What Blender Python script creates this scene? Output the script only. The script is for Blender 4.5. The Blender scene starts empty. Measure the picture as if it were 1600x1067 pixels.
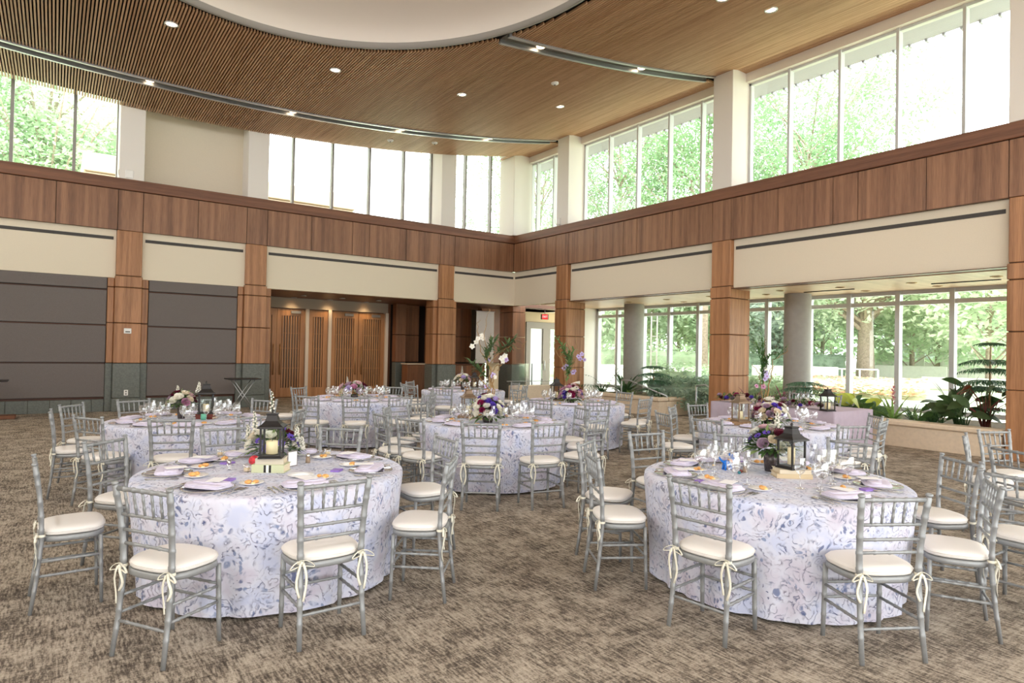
import bpy, math, random
from mathutils import Vector, Matrix
PI=math.pi; sin=math.sin; cos=math.cos
rnd=random.Random(7)
SC=bpy.context.scene
COL=SC.collection
# ------------------------------------------------------------------ camera
FPX=1001.3; YAW,PIT,ROL=0.620374,0.013872,0.019949; EYE=1.69
def cam_axes():
    f=Vector((cos(PIT)*sin(YAW),cos(PIT)*cos(YAW),sin(PIT)))
    r=Vector((cos(YAW),-sin(YAW),0)); u=r.cross(f)
    c,s=cos(ROL),sin(ROL)
    return (c*r+s*u),(-s*r+c*u),f
AXR,AXU,AXF=cam_axes()
def ray(px,py):
    return AXR*((px-800)/FPX)+AXU*(-(py-533.5)/FPX)+AXF
def P(px,py,z=0.0):
    d=ray(px,py); t=(z-EYE)/d.z
    return Vector((d.x*t,d.y*t,z))
def AZ(px,D,z=0.0):
    d=ray(px,560); h=math.hypot(d.x,d.y)
    return Vector((d.x/h*D,d.y/h*D,z))
cd=bpy.data.cameras.new('camera'); cd.sensor_width=36; cd.lens=FPX/1600*36; cd.clip_end=400; cd.clip_start=.05
co=bpy.data.objects.new('camera',cd); COL.objects.link(co)
M=Matrix((AXR,AXU,-AXF)).transposed().to_4x4(); M.translation=Vector((0,0,EYE)); co.matrix_world=M
SC.camera=co
# ------------------------------------------------------------------ mesh builder
class MB:
    def __init__(s): s.v=[];s.f=[];s.sm=[];s.mi=[];s.m=0
    def face(s,f,sm=False): s.f.append(f); s.sm.append(sm); s.mi.append(s.m)
    def box(s,a,b,rot=0,org=None):
        x0,y0,z0=a;x1,y1,z1=b; n=len(s.v)
        pts=[(x0,y0,z0),(x1,y0,z0),(x1,y1,z0),(x0,y1,z0),(x0,y0,z1),(x1,y0,z1),(x1,y1,z1),(x0,y1,z1)]
        if rot:
            ox,oy=org if org else ((x0+x1)/2,(y0+y1)/2); c,q=cos(rot),sin(rot)
            pts=[(ox+(x-ox)*c-(y-oy)*q,oy+(x-ox)*q+(y-oy)*c,z) for x,y,z in pts]
        s.v+=pts
        for f in ((0,3,2,1),(4,5,6,7),(0,1,5,4),(1,2,6,5),(2,3,7,6),(3,0,4,7)): s.face(tuple(n+i for i in f))
        return s
    def bev(s,a,b,r=.008):
        # box with chamfered vertical and horizontal edges
        x0,y0,z0=a;x1,y1,z1=b
        lay=[]
        for z,i in ((z0,r),(z0+r,0),(z1-r,0),(z1,r)):
            k=r if i==0 else r*1.0
            X0,X1,Y0,Y1=x0+i,x1-i,y0+i,y1-i
            lay.append([(X0+k,Y0,z),(X1-k,Y0,z),(X1,Y0+k,z),(X1,Y1-k,z),(X1-k,Y1,z),(X0+k,Y1,z),(X0,Y1-k,z),(X0,Y0+k,z)])
        s.loft(lay,caps=True,sm=False); return s
    def loft(s,rings,caps=False,sm=True,closed=True):
        n0=len(s.v);k=len(rings[0])
        for r in rings: s.v+=[tuple(p) for p in r]
        for i in range(len(rings)-1):
            for j in range(k if closed else k-1):
                a=n0+i*k+j;b=n0+i*k+(j+1)%k
                s.face((a,b,b+k,a+k),sm)
        if caps:
            s.face(tuple(n0+j for j in range(k-1,-1,-1)))
            s.face(tuple(n0+(len(rings)-1)*k+j for j in range(k)))
        return s
    def lathe(s,prof,seg=16,c=(0,0,0),caps=False,sm=True,ph=0,sq=None):
        rings=[]
        for r,z in prof:
            rings.append([(c[0]+r*cos(ph+2*PI*j/seg),c[1]+r*sin(ph+2*PI*j/seg),c[2]+z) for j in range(seg)])
        s.loft(rings,caps,sm); return s
    def tube(s,path,rad,seg=8,caps=True,flat=1.0,sm=True):
        path=[Vector(p) for p in path]; n=len(path)
        if not isinstance(rad,(list,tuple)): rad=[rad]*n
        t0=(path[1]-path[0]).normalized()
        ref=Vector((0,0,1)) if abs(t0.z)<.9 else Vector((0,1,0))
        a=t0.cross(ref).normalized(); rings=[]
        for i,p in enumerate(path):
            t=(path[min(i+1,n-1)]-path[max(i-1,0)])
            if t.length<1e-9: t=t0
            t=t.normalized()
            a=(a-t*a.dot(t)); a=a.normalized() if a.length>1e-6 else t.orthogonal().normalized()
            b=t.cross(a)
            rings.append([p+a*(rad[i]*cos(2*PI*j/seg))+b*(rad[i]*flat*sin(2*PI*j/seg)) for j in range(seg)])
        s.loft(rings,caps,sm); return s
    def quad(s,*pts,sm=False):
        n=len(s.v); s.v+=[tuple(p) for p in pts]; s.face(tuple(range(n,n+len(pts))),sm); return s
    def leaf(s,p,d,up,L,W,curl=.15,n=3):
        # pointed leaf strip from p along d
        d=Vector(d).normalized(); up=Vector(up); side=d.cross(up)
        side=side.normalized() if side.length>1e-5 else d.orthogonal().normalized()
        nn=side.cross(d); n0=len(s.v); p=Vector(p)
        for i in range(n+1):
            t=i/n; w=W*.5*math.sin(PI*min(1,(t*.92+.08)))**.8 if i<n else 0.0004
            q=p+d*(L*t)-nn*(curl*L*t*t)
            s.v.append(tuple(q-side*w+nn*w*.25)); s.v.append(tuple(q+side*w+nn*w*.25))
        for i in range(n):
            a=n0+2*i; s.face((a,a+1,a+3,a+2),True)
        return s
    def blob(s,c,r,seg=8,rings=5,sq=(1,1,1),jit=0,rg=None):
        rr=[]
        for i in range(1,rings):
            th=PI*i/rings
            rr.append([(c[0]+sq[0]*r*sin(th)*cos(2*PI*j/seg)*(1+(rg.uniform(-jit,jit) if rg else 0)),c[1]+sq[1]*r*sin(th)*sin(2*PI*j/seg)*(1+(rg.uniform(-jit,jit) if rg else 0)),c[2]-sq[2]*r*cos(th)) for j in range(seg)])
        n0=len(s.v); s.loft(rr)
        b=len(s.v); s.v+=[(c[0],c[1],c[2]-sq[2]*r),(c[0],c[1],c[2]+sq[2]*r)]
        for j in range(seg):
            s.face((b,n0+(j+1)%seg,n0+j),True)
            e=n0+(rings-2)*seg; s.face((b+1,e+j,e+(j+1)%seg),True)
        return s
    def mesh(s,name,mats):
        me=bpy.data.meshes.new(name); me.from_pydata(s.v,[],s.f)
        me.polygons.foreach_set('use_smooth',s.sm)
        if not isinstance(mats,(list,tuple)): mats=[mats]
        for m in mats: me.materials.append(m)
        if any(s.mi): me.polygons.foreach_set('material_index',s.mi)
        me.update(); return me
    def obj(s,name,mats,parent=None,label=None):
        o=bpy.data.objects.new(name,s.mesh(name,mats)); COL.objects.link(o)
        if parent is not None: o.parent=parent
        if label: o['label']=label
        return o
def add(me,name,parent=None,loc=(0,0,0),rz=0,sc=None):
    o=bpy.data.objects.new(name,me); COL.objects.link(o)
    if parent is not None: o.parent=parent
    o.location=loc
    if rz: o.rotation_euler=(0,0,rz)
    if sc: o.scale=sc if isinstance(sc,(tuple,list)) else (sc,)*3
    return o
def tag(o,label,cat,group=None):
    o['label']=label; o['category']=cat
    if group: o['group']=group
    return o
def thing(name,label,cat,loc=(0,0,0),rz=0,group=None):
    o=bpy.data.objects.new(name,None); COL.objects.link(o); o.location=loc; o.rotation_euler=(0,0,rz)
    o.empty_display_size=.1
    return tag(o,label,cat,group)
def struct(o):
    o['kind']='structure'; return o
def kids(o): return [c for c in bpy.data.objects if c.parent==o]
# ------------------------------------------------------------------ materials
MATS={}
def lin(c):
    return tuple(((v/255)/12.92 if v/255<=.04045 else ((v/255+.055)/1.055)**2.4) for v in c)+(1,)
def newmat(name):
    m=bpy.data.materials.new(name); m.use_nodes=True; nt=m.node_tree
    b=nt.nodes['Principled BSDF']; MATS[name]=m
    return m,nt,b
def simple(name,rgb,rough=.5,metal=0,spec=.5,noise=0,scale=20,emit=None,es=0,trans=0,bump=0):
    m,nt,b=newmat(name); c=lin(rgb)
    b.inputs['Base Color'].default_value=c; b.inputs['Roughness'].default_value=rough
    b.inputs['Metallic'].default_value=metal; b.inputs['Specular IOR Level'].default_value=spec
    if emit: b.inputs['Emission Color'].default_value=lin(emit); b.inputs['Emission Strength'].default_value=es
    if noise or bump:
        tc=nt.nodes.new('ShaderNodeTexCoord'); n=nt.nodes.new('ShaderNodeTexNoise'); n.inputs['Scale'].default_value=scale; n.inputs['Detail'].default_value=4
        nt.links.new(tc.outputs['Object'],n.inputs['Vector'])
        if noise:
            r=nt.nodes.new('ShaderNodeValToRGB'); r.color_ramp.elements[0].position=.3; r.color_ramp.elements[1].position=.7
            r.color_ramp.elements[0].color=tuple(v*(1-noise) for v in c[:3])+(1,); r.color_ramp.elements[1].color=tuple(min(1,v*(1+noise)) for v in c[:3])+(1,)
            nt.links.new(n.outputs['Fac'],r.inputs['Fac']); nt.links.new(r.outputs['Color'],b.inputs['Base Color'])
        if bump:
            bp=nt.nodes.new('ShaderNodeBump'); bp.inputs['Strength'].default_value=bump; bp.inputs['Distance'].default_value=.01
            nt.links.new(n.outputs['Fac'],bp.inputs['Height']); nt.links.new(bp.outputs['Normal'],b.inputs['Normal'])
    return m
def leafmat(name,rgb,var=.35,tr=.35,scale=6,rough=.5):
    m,nt,b=newmat(name); c=lin(rgb)
    tc=nt.nodes.new('ShaderNodeTexCoord'); n=nt.nodes.new('ShaderNodeTexNoise'); n.inputs['Scale'].default_value=scale; n.inputs['Detail'].default_value=3
    nt.links.new(tc.outputs['Object'],n.inputs['Vector'])
    r=nt.nodes.new('ShaderNodeValToRGB'); r.color_ramp.elements[0].position=.3; r.color_ramp.elements[1].position=.7
    r.color_ramp.elements[0].color=tuple(v*(1-var) for v in c[:3])+(1,); r.color_ramp.elements[1].color=tuple(min(1,v*(1+var)) for v in c[:3])+(1,)
    nt.links.new(n.outputs['Fac'],r.inputs['Fac']); nt.links.new(r.outputs['Color'],b.inputs['Base Color'])
    b.inputs['Roughness'].default_value=rough
    t=nt.nodes.new('ShaderNodeBsdfTranslucent'); mx=nt.nodes.new('ShaderNodeMixShader'); mx.inputs[0].default_value=tr
    nt.links.new(r.outputs['Color'],t.inputs['Color'])
    o=nt.nodes['Material Output']; nt.links.new(b.outputs[0],mx.inputs[1]); nt.links.new(t.outputs[0],mx.inputs[2]); nt.links.new(mx.outputs[0],o.inputs['Surface'])
    return m
def glassmat(name,tint=(1,1,1),gl=.06,edge=.5,rough=.02):
    m,nt,b=newmat(name); nt.nodes.remove(b)
    t=nt.nodes.new('ShaderNodeBsdfTransparent'); t.inputs[0].default_value=tint+(1,)
    g=nt.nodes.new('ShaderNodeBsdfGlossy'); g.inputs['Roughness'].default_value=rough; g.inputs['Color'].default_value=(1,1,1,1)
    lw=nt.nodes.new('ShaderNodeLayerWeight'); lw.inputs['Blend'].default_value=.25
    mr=nt.nodes.new('ShaderNodeMapRange'); mr.inputs['To Min'].default_value=gl; mr.inputs['To Max'].default_value=edge
    mx=nt.nodes.new('ShaderNodeMixShader')
    nt.links.new(lw.outputs['Facing'],mr.inputs['Value']); nt.links.new(mr.outputs[0],mx.inputs[0])
    nt.links.new(t.outputs[0],mx.inputs[1]); nt.links.new(g.outputs[0],mx.inputs[2])
    nt.links.new(mx.outputs[0],nt.nodes['Material Output'].inputs['Surface'])
    return m
def N(nt,t,**kw):
    n=nt.nodes.new(t)
    for k,v in kw.items():
        if k in n.inputs: n.inputs[k].default_value=v
        else: setattr(n,k,v)
    return n
def ramp(nt,stops):
    r=nt.nodes.new('ShaderNodeValToRGB'); e=r.color_ramp.elements
    e[0].position,e[0].color=stops[0]; e[1].position,e[1].color=stops[-1]
    for p,c in stops[1:-1]:
        x=e.new(p); x.color=c
    return r
def wood(name,c1,c2,axis='z',stripe=9.0,rough=.42,fine=120,spec=.4):
    """veneer: broad bands + fine grain running along axis"""
    m,nt,b=newmat(name)
    tc=N(nt,'ShaderNodeTexCoord'); mp=N(nt,'ShaderNodeMapping')
    sc={'z':(1,1,.03),'x':(.03,1,1),'y':(1,.03,1)}[axis]; mp.inputs['Scale'].default_value=sc
    nt.links.new(tc.outputs['Object'],mp.inputs['Vector'])
    n1=N(nt,'ShaderNodeTexNoise',Scale=stripe,Detail=2.0,Roughness=.5); n2=N(nt,'ShaderNodeTexNoise',Scale=fine,Detail=3.0)
    for n in (n1,n2): nt.links.new(mp.outputs[0],n.inputs['Vector'])
    mx=N(nt,'ShaderNodeMix',data_type='FLOAT'); mx.inputs[0].default_value=.4
    nt.links.new(n1.outputs['Fac'],mx.inputs[2]); nt.links.new(n2.outputs['Fac'],mx.inputs[3])
    r=ramp(nt,[(.36,lin(c1)),(.64,lin(c2))]); nt.links.new(mx.outputs[0],r.inputs['Fac'])
    nt.links.new(r.outputs['Color'],b.inputs['Base Color']); b.inputs['Roughness'].default_value=rough; b.inputs['Specular IOR Level'].default_value=spec
    return m
def carpet():
    m,nt,b=newmat('carpet'); L=nt.links.new
    tc=N(nt,'ShaderNodeTexCoord')
    def noise(sc,scale,det=4,rough=.6,rot=0):
        mp=N(nt,'ShaderNodeMapping'); mp.inputs['Scale'].default_value=sc; mp.inputs['Rotation'].default_value=(0,0,rot); L(tc.outputs['Object'],mp.inputs['Vector'])
        n=N(nt,'ShaderNodeTexNoise',Scale=scale,Detail=float(det),Roughness=rough); L(mp.outputs[0],n.inputs['Vector']); return n.outputs['Fac']
    a=noise((1,9,1),5.,4,.7); c=noise((10,1,1),4.5,4,.7); d=noise((1,1,1),3.6,5,.65); f=noise((1,1,1),80,2,.7); g=noise((5,1,1),14,3,.6)
    def mix(x,y,fac):
        q=N(nt,'ShaderNodeMix',data_type='FLOAT'); q.inputs[0].default_value=fac; L(x,q.inputs[2]); L(y,q.inputs[3]); return q.outputs[0]
    s=mix(mix(mix(a,c,.6),d,.38),g,.3); s=mix(s,f,.16)
    r=ramp(nt,[(.415,lin((74,67,60))),(.47,lin((114,104,93))),(.525,lin((170,158,142))),(.62,lin((206,194,177)))])
    L(s,r.inputs['Fac']); L(r.outputs['Color'],b.inputs['Base Color'])
    b.inputs['Roughness'].default_value=.95; b.inputs['Specular IOR Level'].default_value=.1
    bp=N(nt,'ShaderNodeBump',Strength=.4,Distance=.006); L(f,bp.inputs['Height']); L(bp.outputs['Normal'],b.inputs['Normal'])
    return m
def floral():
    m,nt,b=newmat('floral_cloth'); L=nt.links.new
    tc=N(nt,'ShaderNodeTexCoord'); oi=N(nt,'ShaderNodeObjectInfo')
    add_=N(nt,'ShaderNodeVectorMath',operation='ADD'); cmb=N(nt,'ShaderNodeCombineXYZ'); mu=N(nt,'ShaderNodeMath',operation='MULTIPLY'); mu.inputs[1].default_value=40.
    L(oi.outputs['Random'],mu.inputs[0]); L(mu.outputs[0],cmb.inputs[0]); L(tc.outputs['Object'],add_.inputs[0]); L(cmb.outputs[0],add_.inputs[1]); V=add_.outputs[0]
    def noise(scale,det=2.,vec=None,dist=0.):
        n=N(nt,'ShaderNodeTexNoise',Scale=scale,Detail=det,Distortion=dist); L(vec or V,n.inputs['Vector']); return n
    # warped coordinates
    w=noise(5,2.); sub=N(nt,'ShaderNodeVectorMath',operation='SUBTRACT'); sub.inputs[1].default_value=(.5,.5,.5); L(w.outputs['Color'],sub.inputs[0])
    scl=N(nt,'ShaderNodeVectorMath',operation='SCALE'); scl.inputs['Scale'].default_value=.22; L(sub.outputs[0],scl.inputs[0])
    wa=N(nt,'ShaderNodeVectorMath',operation='ADD'); L(V,wa.inputs[0]); L(scl.outputs[0],wa.inputs[1])
    vo=N(nt,'ShaderNodeTexVoronoi',Scale=7.5); L(wa.outputs[0],vo.inputs['Vector'])
    # petals: rings of the voronoi distance
    def math_(op,x,y=None,c=None):
        q=N(nt,'ShaderNodeMath',operation=op)
        if hasattr(x,'node'): L(x,q.inputs[0])
        else: q.inputs[0].default_value=x
        if y is not None:
            if hasattr(y,'node'): L(y,q.inputs[1])
            else: q.inputs[1].default_value=y
        return q.outputs[0]
    n3=noise(16,2.).outputs['Fac']
    ph=math_('ADD',math_('MULTIPLY',vo.outputs['Distance'],4.2),math_('MULTIPLY',n3,2.6))
    ring=math_('FRACT',ph)
    thin=N(nt,'ShaderNodeMapRange'); thin.inputs['From Min'].default_value=.42; thin.inputs['From Max'].default_value=.02; L(ring,thin.inputs['Value'])
    m1=N(nt,'ShaderNodeMapRange'); m1.inputs['From Min'].default_value=.36; m1.inputs['From Max'].default_value=.54; L(noise(7,2.).outputs['Fac'],m1.inputs['Value'])
    m3=N(nt,'ShaderNodeMapRange'); m3.inputs['From Min'].default_value=.34; m3.inputs['From Max'].default_value=.58; L(noise(34,3.).outputs['Fac'],m3.inputs['Value'])
    stroke=math_('MULTIPLY',math_('MULTIPLY',math_('POWER',thin.outputs[0],1.5),m1.outputs[0]),m3.outputs[0])
    # leaves: small bold blobs
    mp=N(nt,'ShaderNodeMapping'); mp.inputs['Scale'].default_value=(1,1,.62); mp.inputs['Rotation'].default_value=(.5,.6,.4); L(wa.outputs[0],mp.inputs['Vector'])
    v2=N(nt,'ShaderNodeTexVoronoi',Scale=30.); L(mp.outputs[0],v2.inputs['Vector'])
    bl=N(nt,'ShaderNodeMapRange'); bl.inputs['From Min'].default_value=.42; bl.inputs['From Max'].default_value=.3; L(v2.outputs['Distance'],bl.inputs['Value'])
    m2=N(nt,'ShaderNodeMapRange'); m2.inputs['From Min'].default_value=.5; m2.inputs['From Max'].default_value=.6; L(noise(9,3.).outputs['Fac'],m2.inputs['Value'])
    leafm=math_('MULTIPLY',bl.outputs[0],m2.outputs[0])
    base=ramp(nt,[(.35,lin((202,207,230))),(.5,lin((218,219,232))),(.66,lin((208,202,217)))]); L(noise(6,3.).outputs['Fac'],base.inputs['Fac'])
    ink=ramp(nt,[(.35,lin((82,92,134))),(.55,lin((108,108,132))),(.7,lin((134,124,144)))]); L(noise(11,2.).outputs['Fac'],ink.inputs['Fac'])
    c1=N(nt,'ShaderNodeMix',data_type='RGBA'); L(math_('MULTIPLY',stroke,1.15),c1.inputs[0]); L(base.outputs[0],c1.inputs[6]); L(ink.outputs[0],c1.inputs[7])
    ink2=ramp(nt,[(.4,lin((78,92,138))),(.6,lin((122,138,176)))]); L(v2.outputs['Color'],ink2.inputs['Fac'])
    c2=N(nt,'ShaderNodeMix',data_type='RGBA'); L(math_('MULTIPLY',leafm,.8),c2.inputs[0]); L(c1.outputs[2],c2.inputs[6]); L(ink2.outputs[0],c2.inputs[7])
    L(c2.outputs[2],b.inputs['Base Color']); b.inputs['Roughness'].default_value=.75; b.inputs['Specular IOR Level'].default_value=.25
    b.inputs['Sheen Weight'].default_value=.15
    return m
def emis(name,rgb,s):
    m,nt,b=newmat(name); nt.nodes.remove(b); e=N(nt,'ShaderNodeEmission',Strength=s); e.inputs[0].default_value=lin(rgb)
    nt.links.new(e.outputs[0],nt.nodes['Material Output'].inputs['Surface']); return m
m_carpet=carpet(); m_floral=floral()
m_panel=wood('rail_veneer',(112,77,55),(162,118,87),'z',9)
m_cap=wood('cap_veneer',(104,68,48),(138,94,68),'x',8)
m_capE=wood('cap_veneer_east',(104,68,48),(138,94,68),'y',8)
m_col=wood('column_veneer',(136,92,58),(186,134,92),'z',10)
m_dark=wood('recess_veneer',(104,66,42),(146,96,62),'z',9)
m_door=wood('door_oak',(156,108,66),(194,142,94),'z',10)
m_slat=wood('slat_wood',(178,138,104),(214,176,141),'y',14,.5)
m_black=simple('black_backing',(16,14,13),.9)
m_seam=simple('seam_dark',(38,22,14),.8)
m_cream=simple('cream_wall',(226,214,192),.85,spec=.2,noise=.02,scale=60)
m_white=simple('white_plaster',(232,226,216),.8,spec=.2)
m_dome=simple('dome_plaster',(240,230,221),.9,spec=.15)
m_rim=simple('dome_rim',(150,144,138),.6)
m_fabric=simple('acoustic_fabric',(116,109,105),.95,spec=.1,noise=.28,scale=220,bump=.3)
m_gap=wood('panel_gap_wood',(74,40,22),(110,62,34),'x',8)
m_stone=simple('green_slate',(98,102,94),.45,noise=.18,scale=26)
m_lime=simple('limestone',(216,196,170),.7,noise=.06,scale=18)
m_alum=simple('aluminium',(188,190,192),.35,metal=.85)
m_mull=simple('mullion_paint',(205,207,206),.45,spec=.4)
m_mulld=simple('mullion_grey',(150,146,140),.5)
m_conc=simple('column_concrete',(160,157,150),.7,noise=.05,scale=8)
m_pane=glassmat('window_glass',(.97,.99,.98),.02,.35)
m_silver=simple('silver_paint',(152,154,154),.45,metal=.3,noise=.06,scale=40)
m_cush=simple('ivory_cushion',(239,234,227),.85,spec=.15,bump=.15,scale=14)
m_tie=simple('ivory_tie',(236,232,214),.8)
m_glass=glassmat('drinking_glass',(.97,.975,.98),.12,.95)
m_plate=simple('white_china',(245,243,240),.2)
m_nap=simple('lavender_linen',(218,211,228),.85,spec=.15,noise=.06,scale=25)
m_card=simple('white_card',(248,246,246),.7)
m_purple=simple('purple_card',(150,118,200),.6)
m_steel=simple('cutlery_steel',(196,192,186),.22,metal=.95)
m_pastry=simple('pastry',(238,176,104),.6,noise=.22,scale=60)
m_butter=simple('butter',(250,222,160),.5)
m_lant=simple('lantern_iron',(50,47,46),.45,metal=.4)
m_lantb=simple('lantern_bronze',(140,118,96),.4,metal=.5)
m_candle=simple('candle_wax',(244,226,186),.5,emit=(255,214,150),es=.12)
m_wick=simple('wick',(40,34,30),.9)
m_exit=emis('exit_red',(255,40,40),1.6)
m_lamp=emis('downlight_warm',(255,226,190),4.0)
m_lampo=emis('downlight_amber',(255,190,110),5.0)
# --END-P1--
# ------------------------------------------------------------------ room shell
YW,XE,XW,YS=18.4,13.15,-7.2,-2.3
CX,CY,CR=2.98,8.06,4.24
def zc(x): return 7.5+.0093*(min(x,13.3)-2.5)**2
struct(MB().box((-12,-8,-.3),(16.1,22.4,0)).obj('floor',m_carpet))
# rail and veneer fascia with seams
def fascia(side):
    if side=='N': seams=[XW,-5.9,-4.5,-3.0,-1.5,-.04,1.2,1.74,2.99,4.2,4.74,5.97,7.2,7.74,8.97,10.2,10.75,11.91,XE]
    else: seams=[YS,-1,.5,2,3.4,3.96,5.23,6.48,6.99,8.24,9.46,10.0,11.27,12.52,13.04,14.29,15.45,16.06,17.35,YW]
    mb=MB()
    for a,b in zip(seams[:-1],seams[1:]):
        a+=.006;b-=.006
        if side=='N': mb.bev((a,YW,4.46),(b,YW+.08,5.44),.004)
        else: mb.bev((XE,a,4.46),(XE+.08,b,5.44),.004)
    struct(mb.obj('wall_north_fascia' if side=='N' else 'wall_east_fascia',m_panel))
    bk=MB()
    if side=='N': bk.box((XW,YW+.03,4.47),(XE+.06,YW+.75,5.5))
    else: bk.box((XE+.03,YS,4.47),(XE+.7,YW+.08,5.5))
    struct(bk.obj('wall_north_core' if side=='N' else 'wall_east_core',m_seam))
    cap=MB()
    if side=='N': cap.bev((XW,YW-.03,5.455),(XE,YW+.8,5.73),.012)
    else: cap.bev((XE-.03,YS,5.455),(XE+.75,YW,5.73),.012)
    struct(cap.obj('trim_1' if side=='N' else 'trim_2',m_cap if side=='N' else m_capE))
fascia('N'); fascia('E')
# cream bulkheads with a dark slot diffuser
def slotmat(): return simple('slot_grille',(70,66,62),.7)
m_slot=slotmat()
def bulk(side,a,b,k):
    mb=MB(); g=MB()
    if side=='N':
        mb.box((a,YW+.1,3.28),(b,YW+.35,4.46)); g.box((a+.06,YW+.088,4.215),(min(b-.06,XE+.1),YW+.11,4.29))
    else:
        mb.box((XE+.12,a,3.28),(XE+.37,b+(.25 if b>YW else 0),4.46)); g.box((XE+.108,a+.06,4.215),(XE+.13,b-.06,4.29))
    o=struct(mb.obj('wall_%s_bulkhead'%('north' if side=='N' else 'east'),m_cream))
    gr=g.obj('slot_diffuser',m_slot)
    tag(gr,k,'air vent','slot diffusers in the bulkheads')
for a,b,k in ((XW,1.19,'long dark air slot on the bulkhead farthest left, above grey panels'),(1.75,4.2,'dark air slot on the short bulkhead between the two left columns'),(4.75,10.2,'dark air slot on the cream bulkhead above the slatted doors'),(10.76,XE+.12,'dark air slot on the bulkhead beside the corner, above the white banner')): bulk('N',a,b,k)
for a,b,k in ((16.07,YW+.1,'dark air slot on the bulkhead beside the corner, above the exit door'),(10.01,15.44,'dark air slot on the bulkhead between the two middle wood columns'),(3.97,9.45,'dark air slot on the bulkhead above the plant bed and garden view'),(YS,3.4,'dark air slot on the bulkhead beyond the rightmost wood column')): bulk('E',a,b,k)
# ---- columns (structure, each its own)
JT=[(1.19,2.165),(2.18,3.045),(3.06,3.33)]
def column(side,c,nm,stone=True,z0=0.0):
    mb=MB(); h=.275
    def bx(d0,d1,e0,e1,z,zz,r=.012):
        if side=='N': mb.bev((c+d0,YW+e0,z),(c+d1,YW+e1,zz),r)
        else: mb.bev((XE+e0,c+d0,z),(XE+e1,c+d1,zz),r)
    mb.m=0
    bx(-h,h,0,.5,3.345,4.452)
    D=.78
    for z,zz in JT: bx(-h-.015,h+.015,-.02,D,z,zz)
    if side=='N':
        for z,zz in JT:
            bx(-h-.16,-h-.02,.09,.6,z,min(zz,3.28)); bx(h+.02,h+.16,.09,.6,z,min(zz,3.28))
    if stone:
        mb.m=1
        bx(-h-.02,h+.02,-.03,D,.33,1.18); bx(-h-.03,h+.03,-.04,D,0,.325)
        if side=='N':
            bx(-h-.17,-h-.02,.08,.6,0,1.18); bx(h+.02,h+.17,.08,.6,0,1.18)
    else:
        bx(-h-.015,h+.015,-.02,D,z0,1.18)
    mb.m=2
    if side=='N': mb.box((c-h+.01,YW+.01,z0+.02),(c+h-.01,YW+D-.05,4.45))
    else: mb.box((XE+.01,c-h+.01,z0+.02),(XE+D-.05,c+h-.01,4.45))
    struct(mb.obj('pillar_'+nm,[m_col,m_stone,m_seam]))
for c,n in ((1.47,'north'),(4.47,'north'),(10.47,'north'),(-4.6,'north')): column('N',c,n)
column('E',15.75,'east',False,.0); column('E',9.73,'east',False,.0); column('E',3.68,'east',False,.0); column('E',-2,'east',False,0)
# ---- corner column below the bulkhead corner
mb=MB()
for z,zz in JT: mb.bev((XE+.1,YW+.12,z),(XE+.66,YW+.95,min(zz,3.27)),.012)
mb.m=1; mb.bev((XE+.09,YW+.11,.0),(XE+.67,YW+.95,1.18),.012)
struct(mb.obj('pillar_corner',[m_dark,m_stone]))
# ---- acoustic panels on the north wall
mb=MB(); mb.box((XW,YW+.2,.0),(4.75,YW+.42,4.46)); struct(mb.obj('wall_north',m_gap))
for a,b in ((-4.15,1.02),(1.92,4.02)):
    mb=MB()
    for z,zz in ((.36,1.165),(1.20,2.09),(2.125,2.96),(3.0,3.275)):
        mb.bev((a,YW+.09,z),(b,YW+.22,zz),.01)
    struct(mb.obj('wall_north_fabric_panels',m_fabric))
    mb=MB(); x=a
    while x<b-.05:
        mb.bev((x+.003,YW+.11,0),(min(x+.41,b)-.003,YW+.22,.30),.004); x+=.41
    struct(mb.obj('baseboard_north',m_stone))
# ---- door recess in the north wall (4.9 .. 10.0) and niche behind the corner
YD=21.4
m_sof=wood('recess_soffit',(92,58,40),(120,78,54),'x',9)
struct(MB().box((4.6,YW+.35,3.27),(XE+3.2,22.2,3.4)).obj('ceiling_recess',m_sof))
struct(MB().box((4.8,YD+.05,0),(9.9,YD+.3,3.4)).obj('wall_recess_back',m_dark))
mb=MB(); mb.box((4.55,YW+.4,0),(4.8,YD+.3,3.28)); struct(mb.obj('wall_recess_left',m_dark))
# vestibule side: dark veneer fins right of the doors
mb=MB()
for x0,x1,y in ((9.86,10.25,20.9),(10.27,10.98,21.3),(11.0,11.3,20.6),(11.32,12.2,21.2),(12.21,13.2,21.2),(13.21,14.25,20.5)):
    for z,zz in ((1.2,2.165),(2.18,3.27)): mb.bev((x0,y,z),(x1,y+.3,zz),.01)
mb.m=1
for x0,x1,y in ((9.86,10.25,20.88),(11.0,11.3,20.58)): mb.bev((x0,y,0),(x1,y+.3,1.185),.01)
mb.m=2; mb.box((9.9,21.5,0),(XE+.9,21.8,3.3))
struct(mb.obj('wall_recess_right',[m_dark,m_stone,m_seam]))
# low veneer counter in front of the fins
def counter(x0,x1,y,label):
    t=thing('service_counter',label,'counter',(0,0,0))
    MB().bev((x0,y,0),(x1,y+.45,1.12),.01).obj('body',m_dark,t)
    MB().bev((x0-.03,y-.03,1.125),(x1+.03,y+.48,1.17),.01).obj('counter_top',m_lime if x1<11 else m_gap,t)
counter(9.95,10.72,20.1,'small dark wood counter with pale top beside the slatted doors')
counter(11.05,13.0,19.9,'long dark wood counter behind the farthest table, below the white banner')
# pale banner
bn=thing('hanging_banner','plain white banner hanging behind the tall orchid branches of the middle table','banner',(0,0,0))
MB().box((13.02-.55,19.7,1.2),(13.02+.22,19.72,3.1)).obj('cloth',m_white,bn); MB().tube([(12.44,19.71,3.1),(13.27,19.71,3.1)],.012).obj('top_rod',m_alum,bn)
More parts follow.
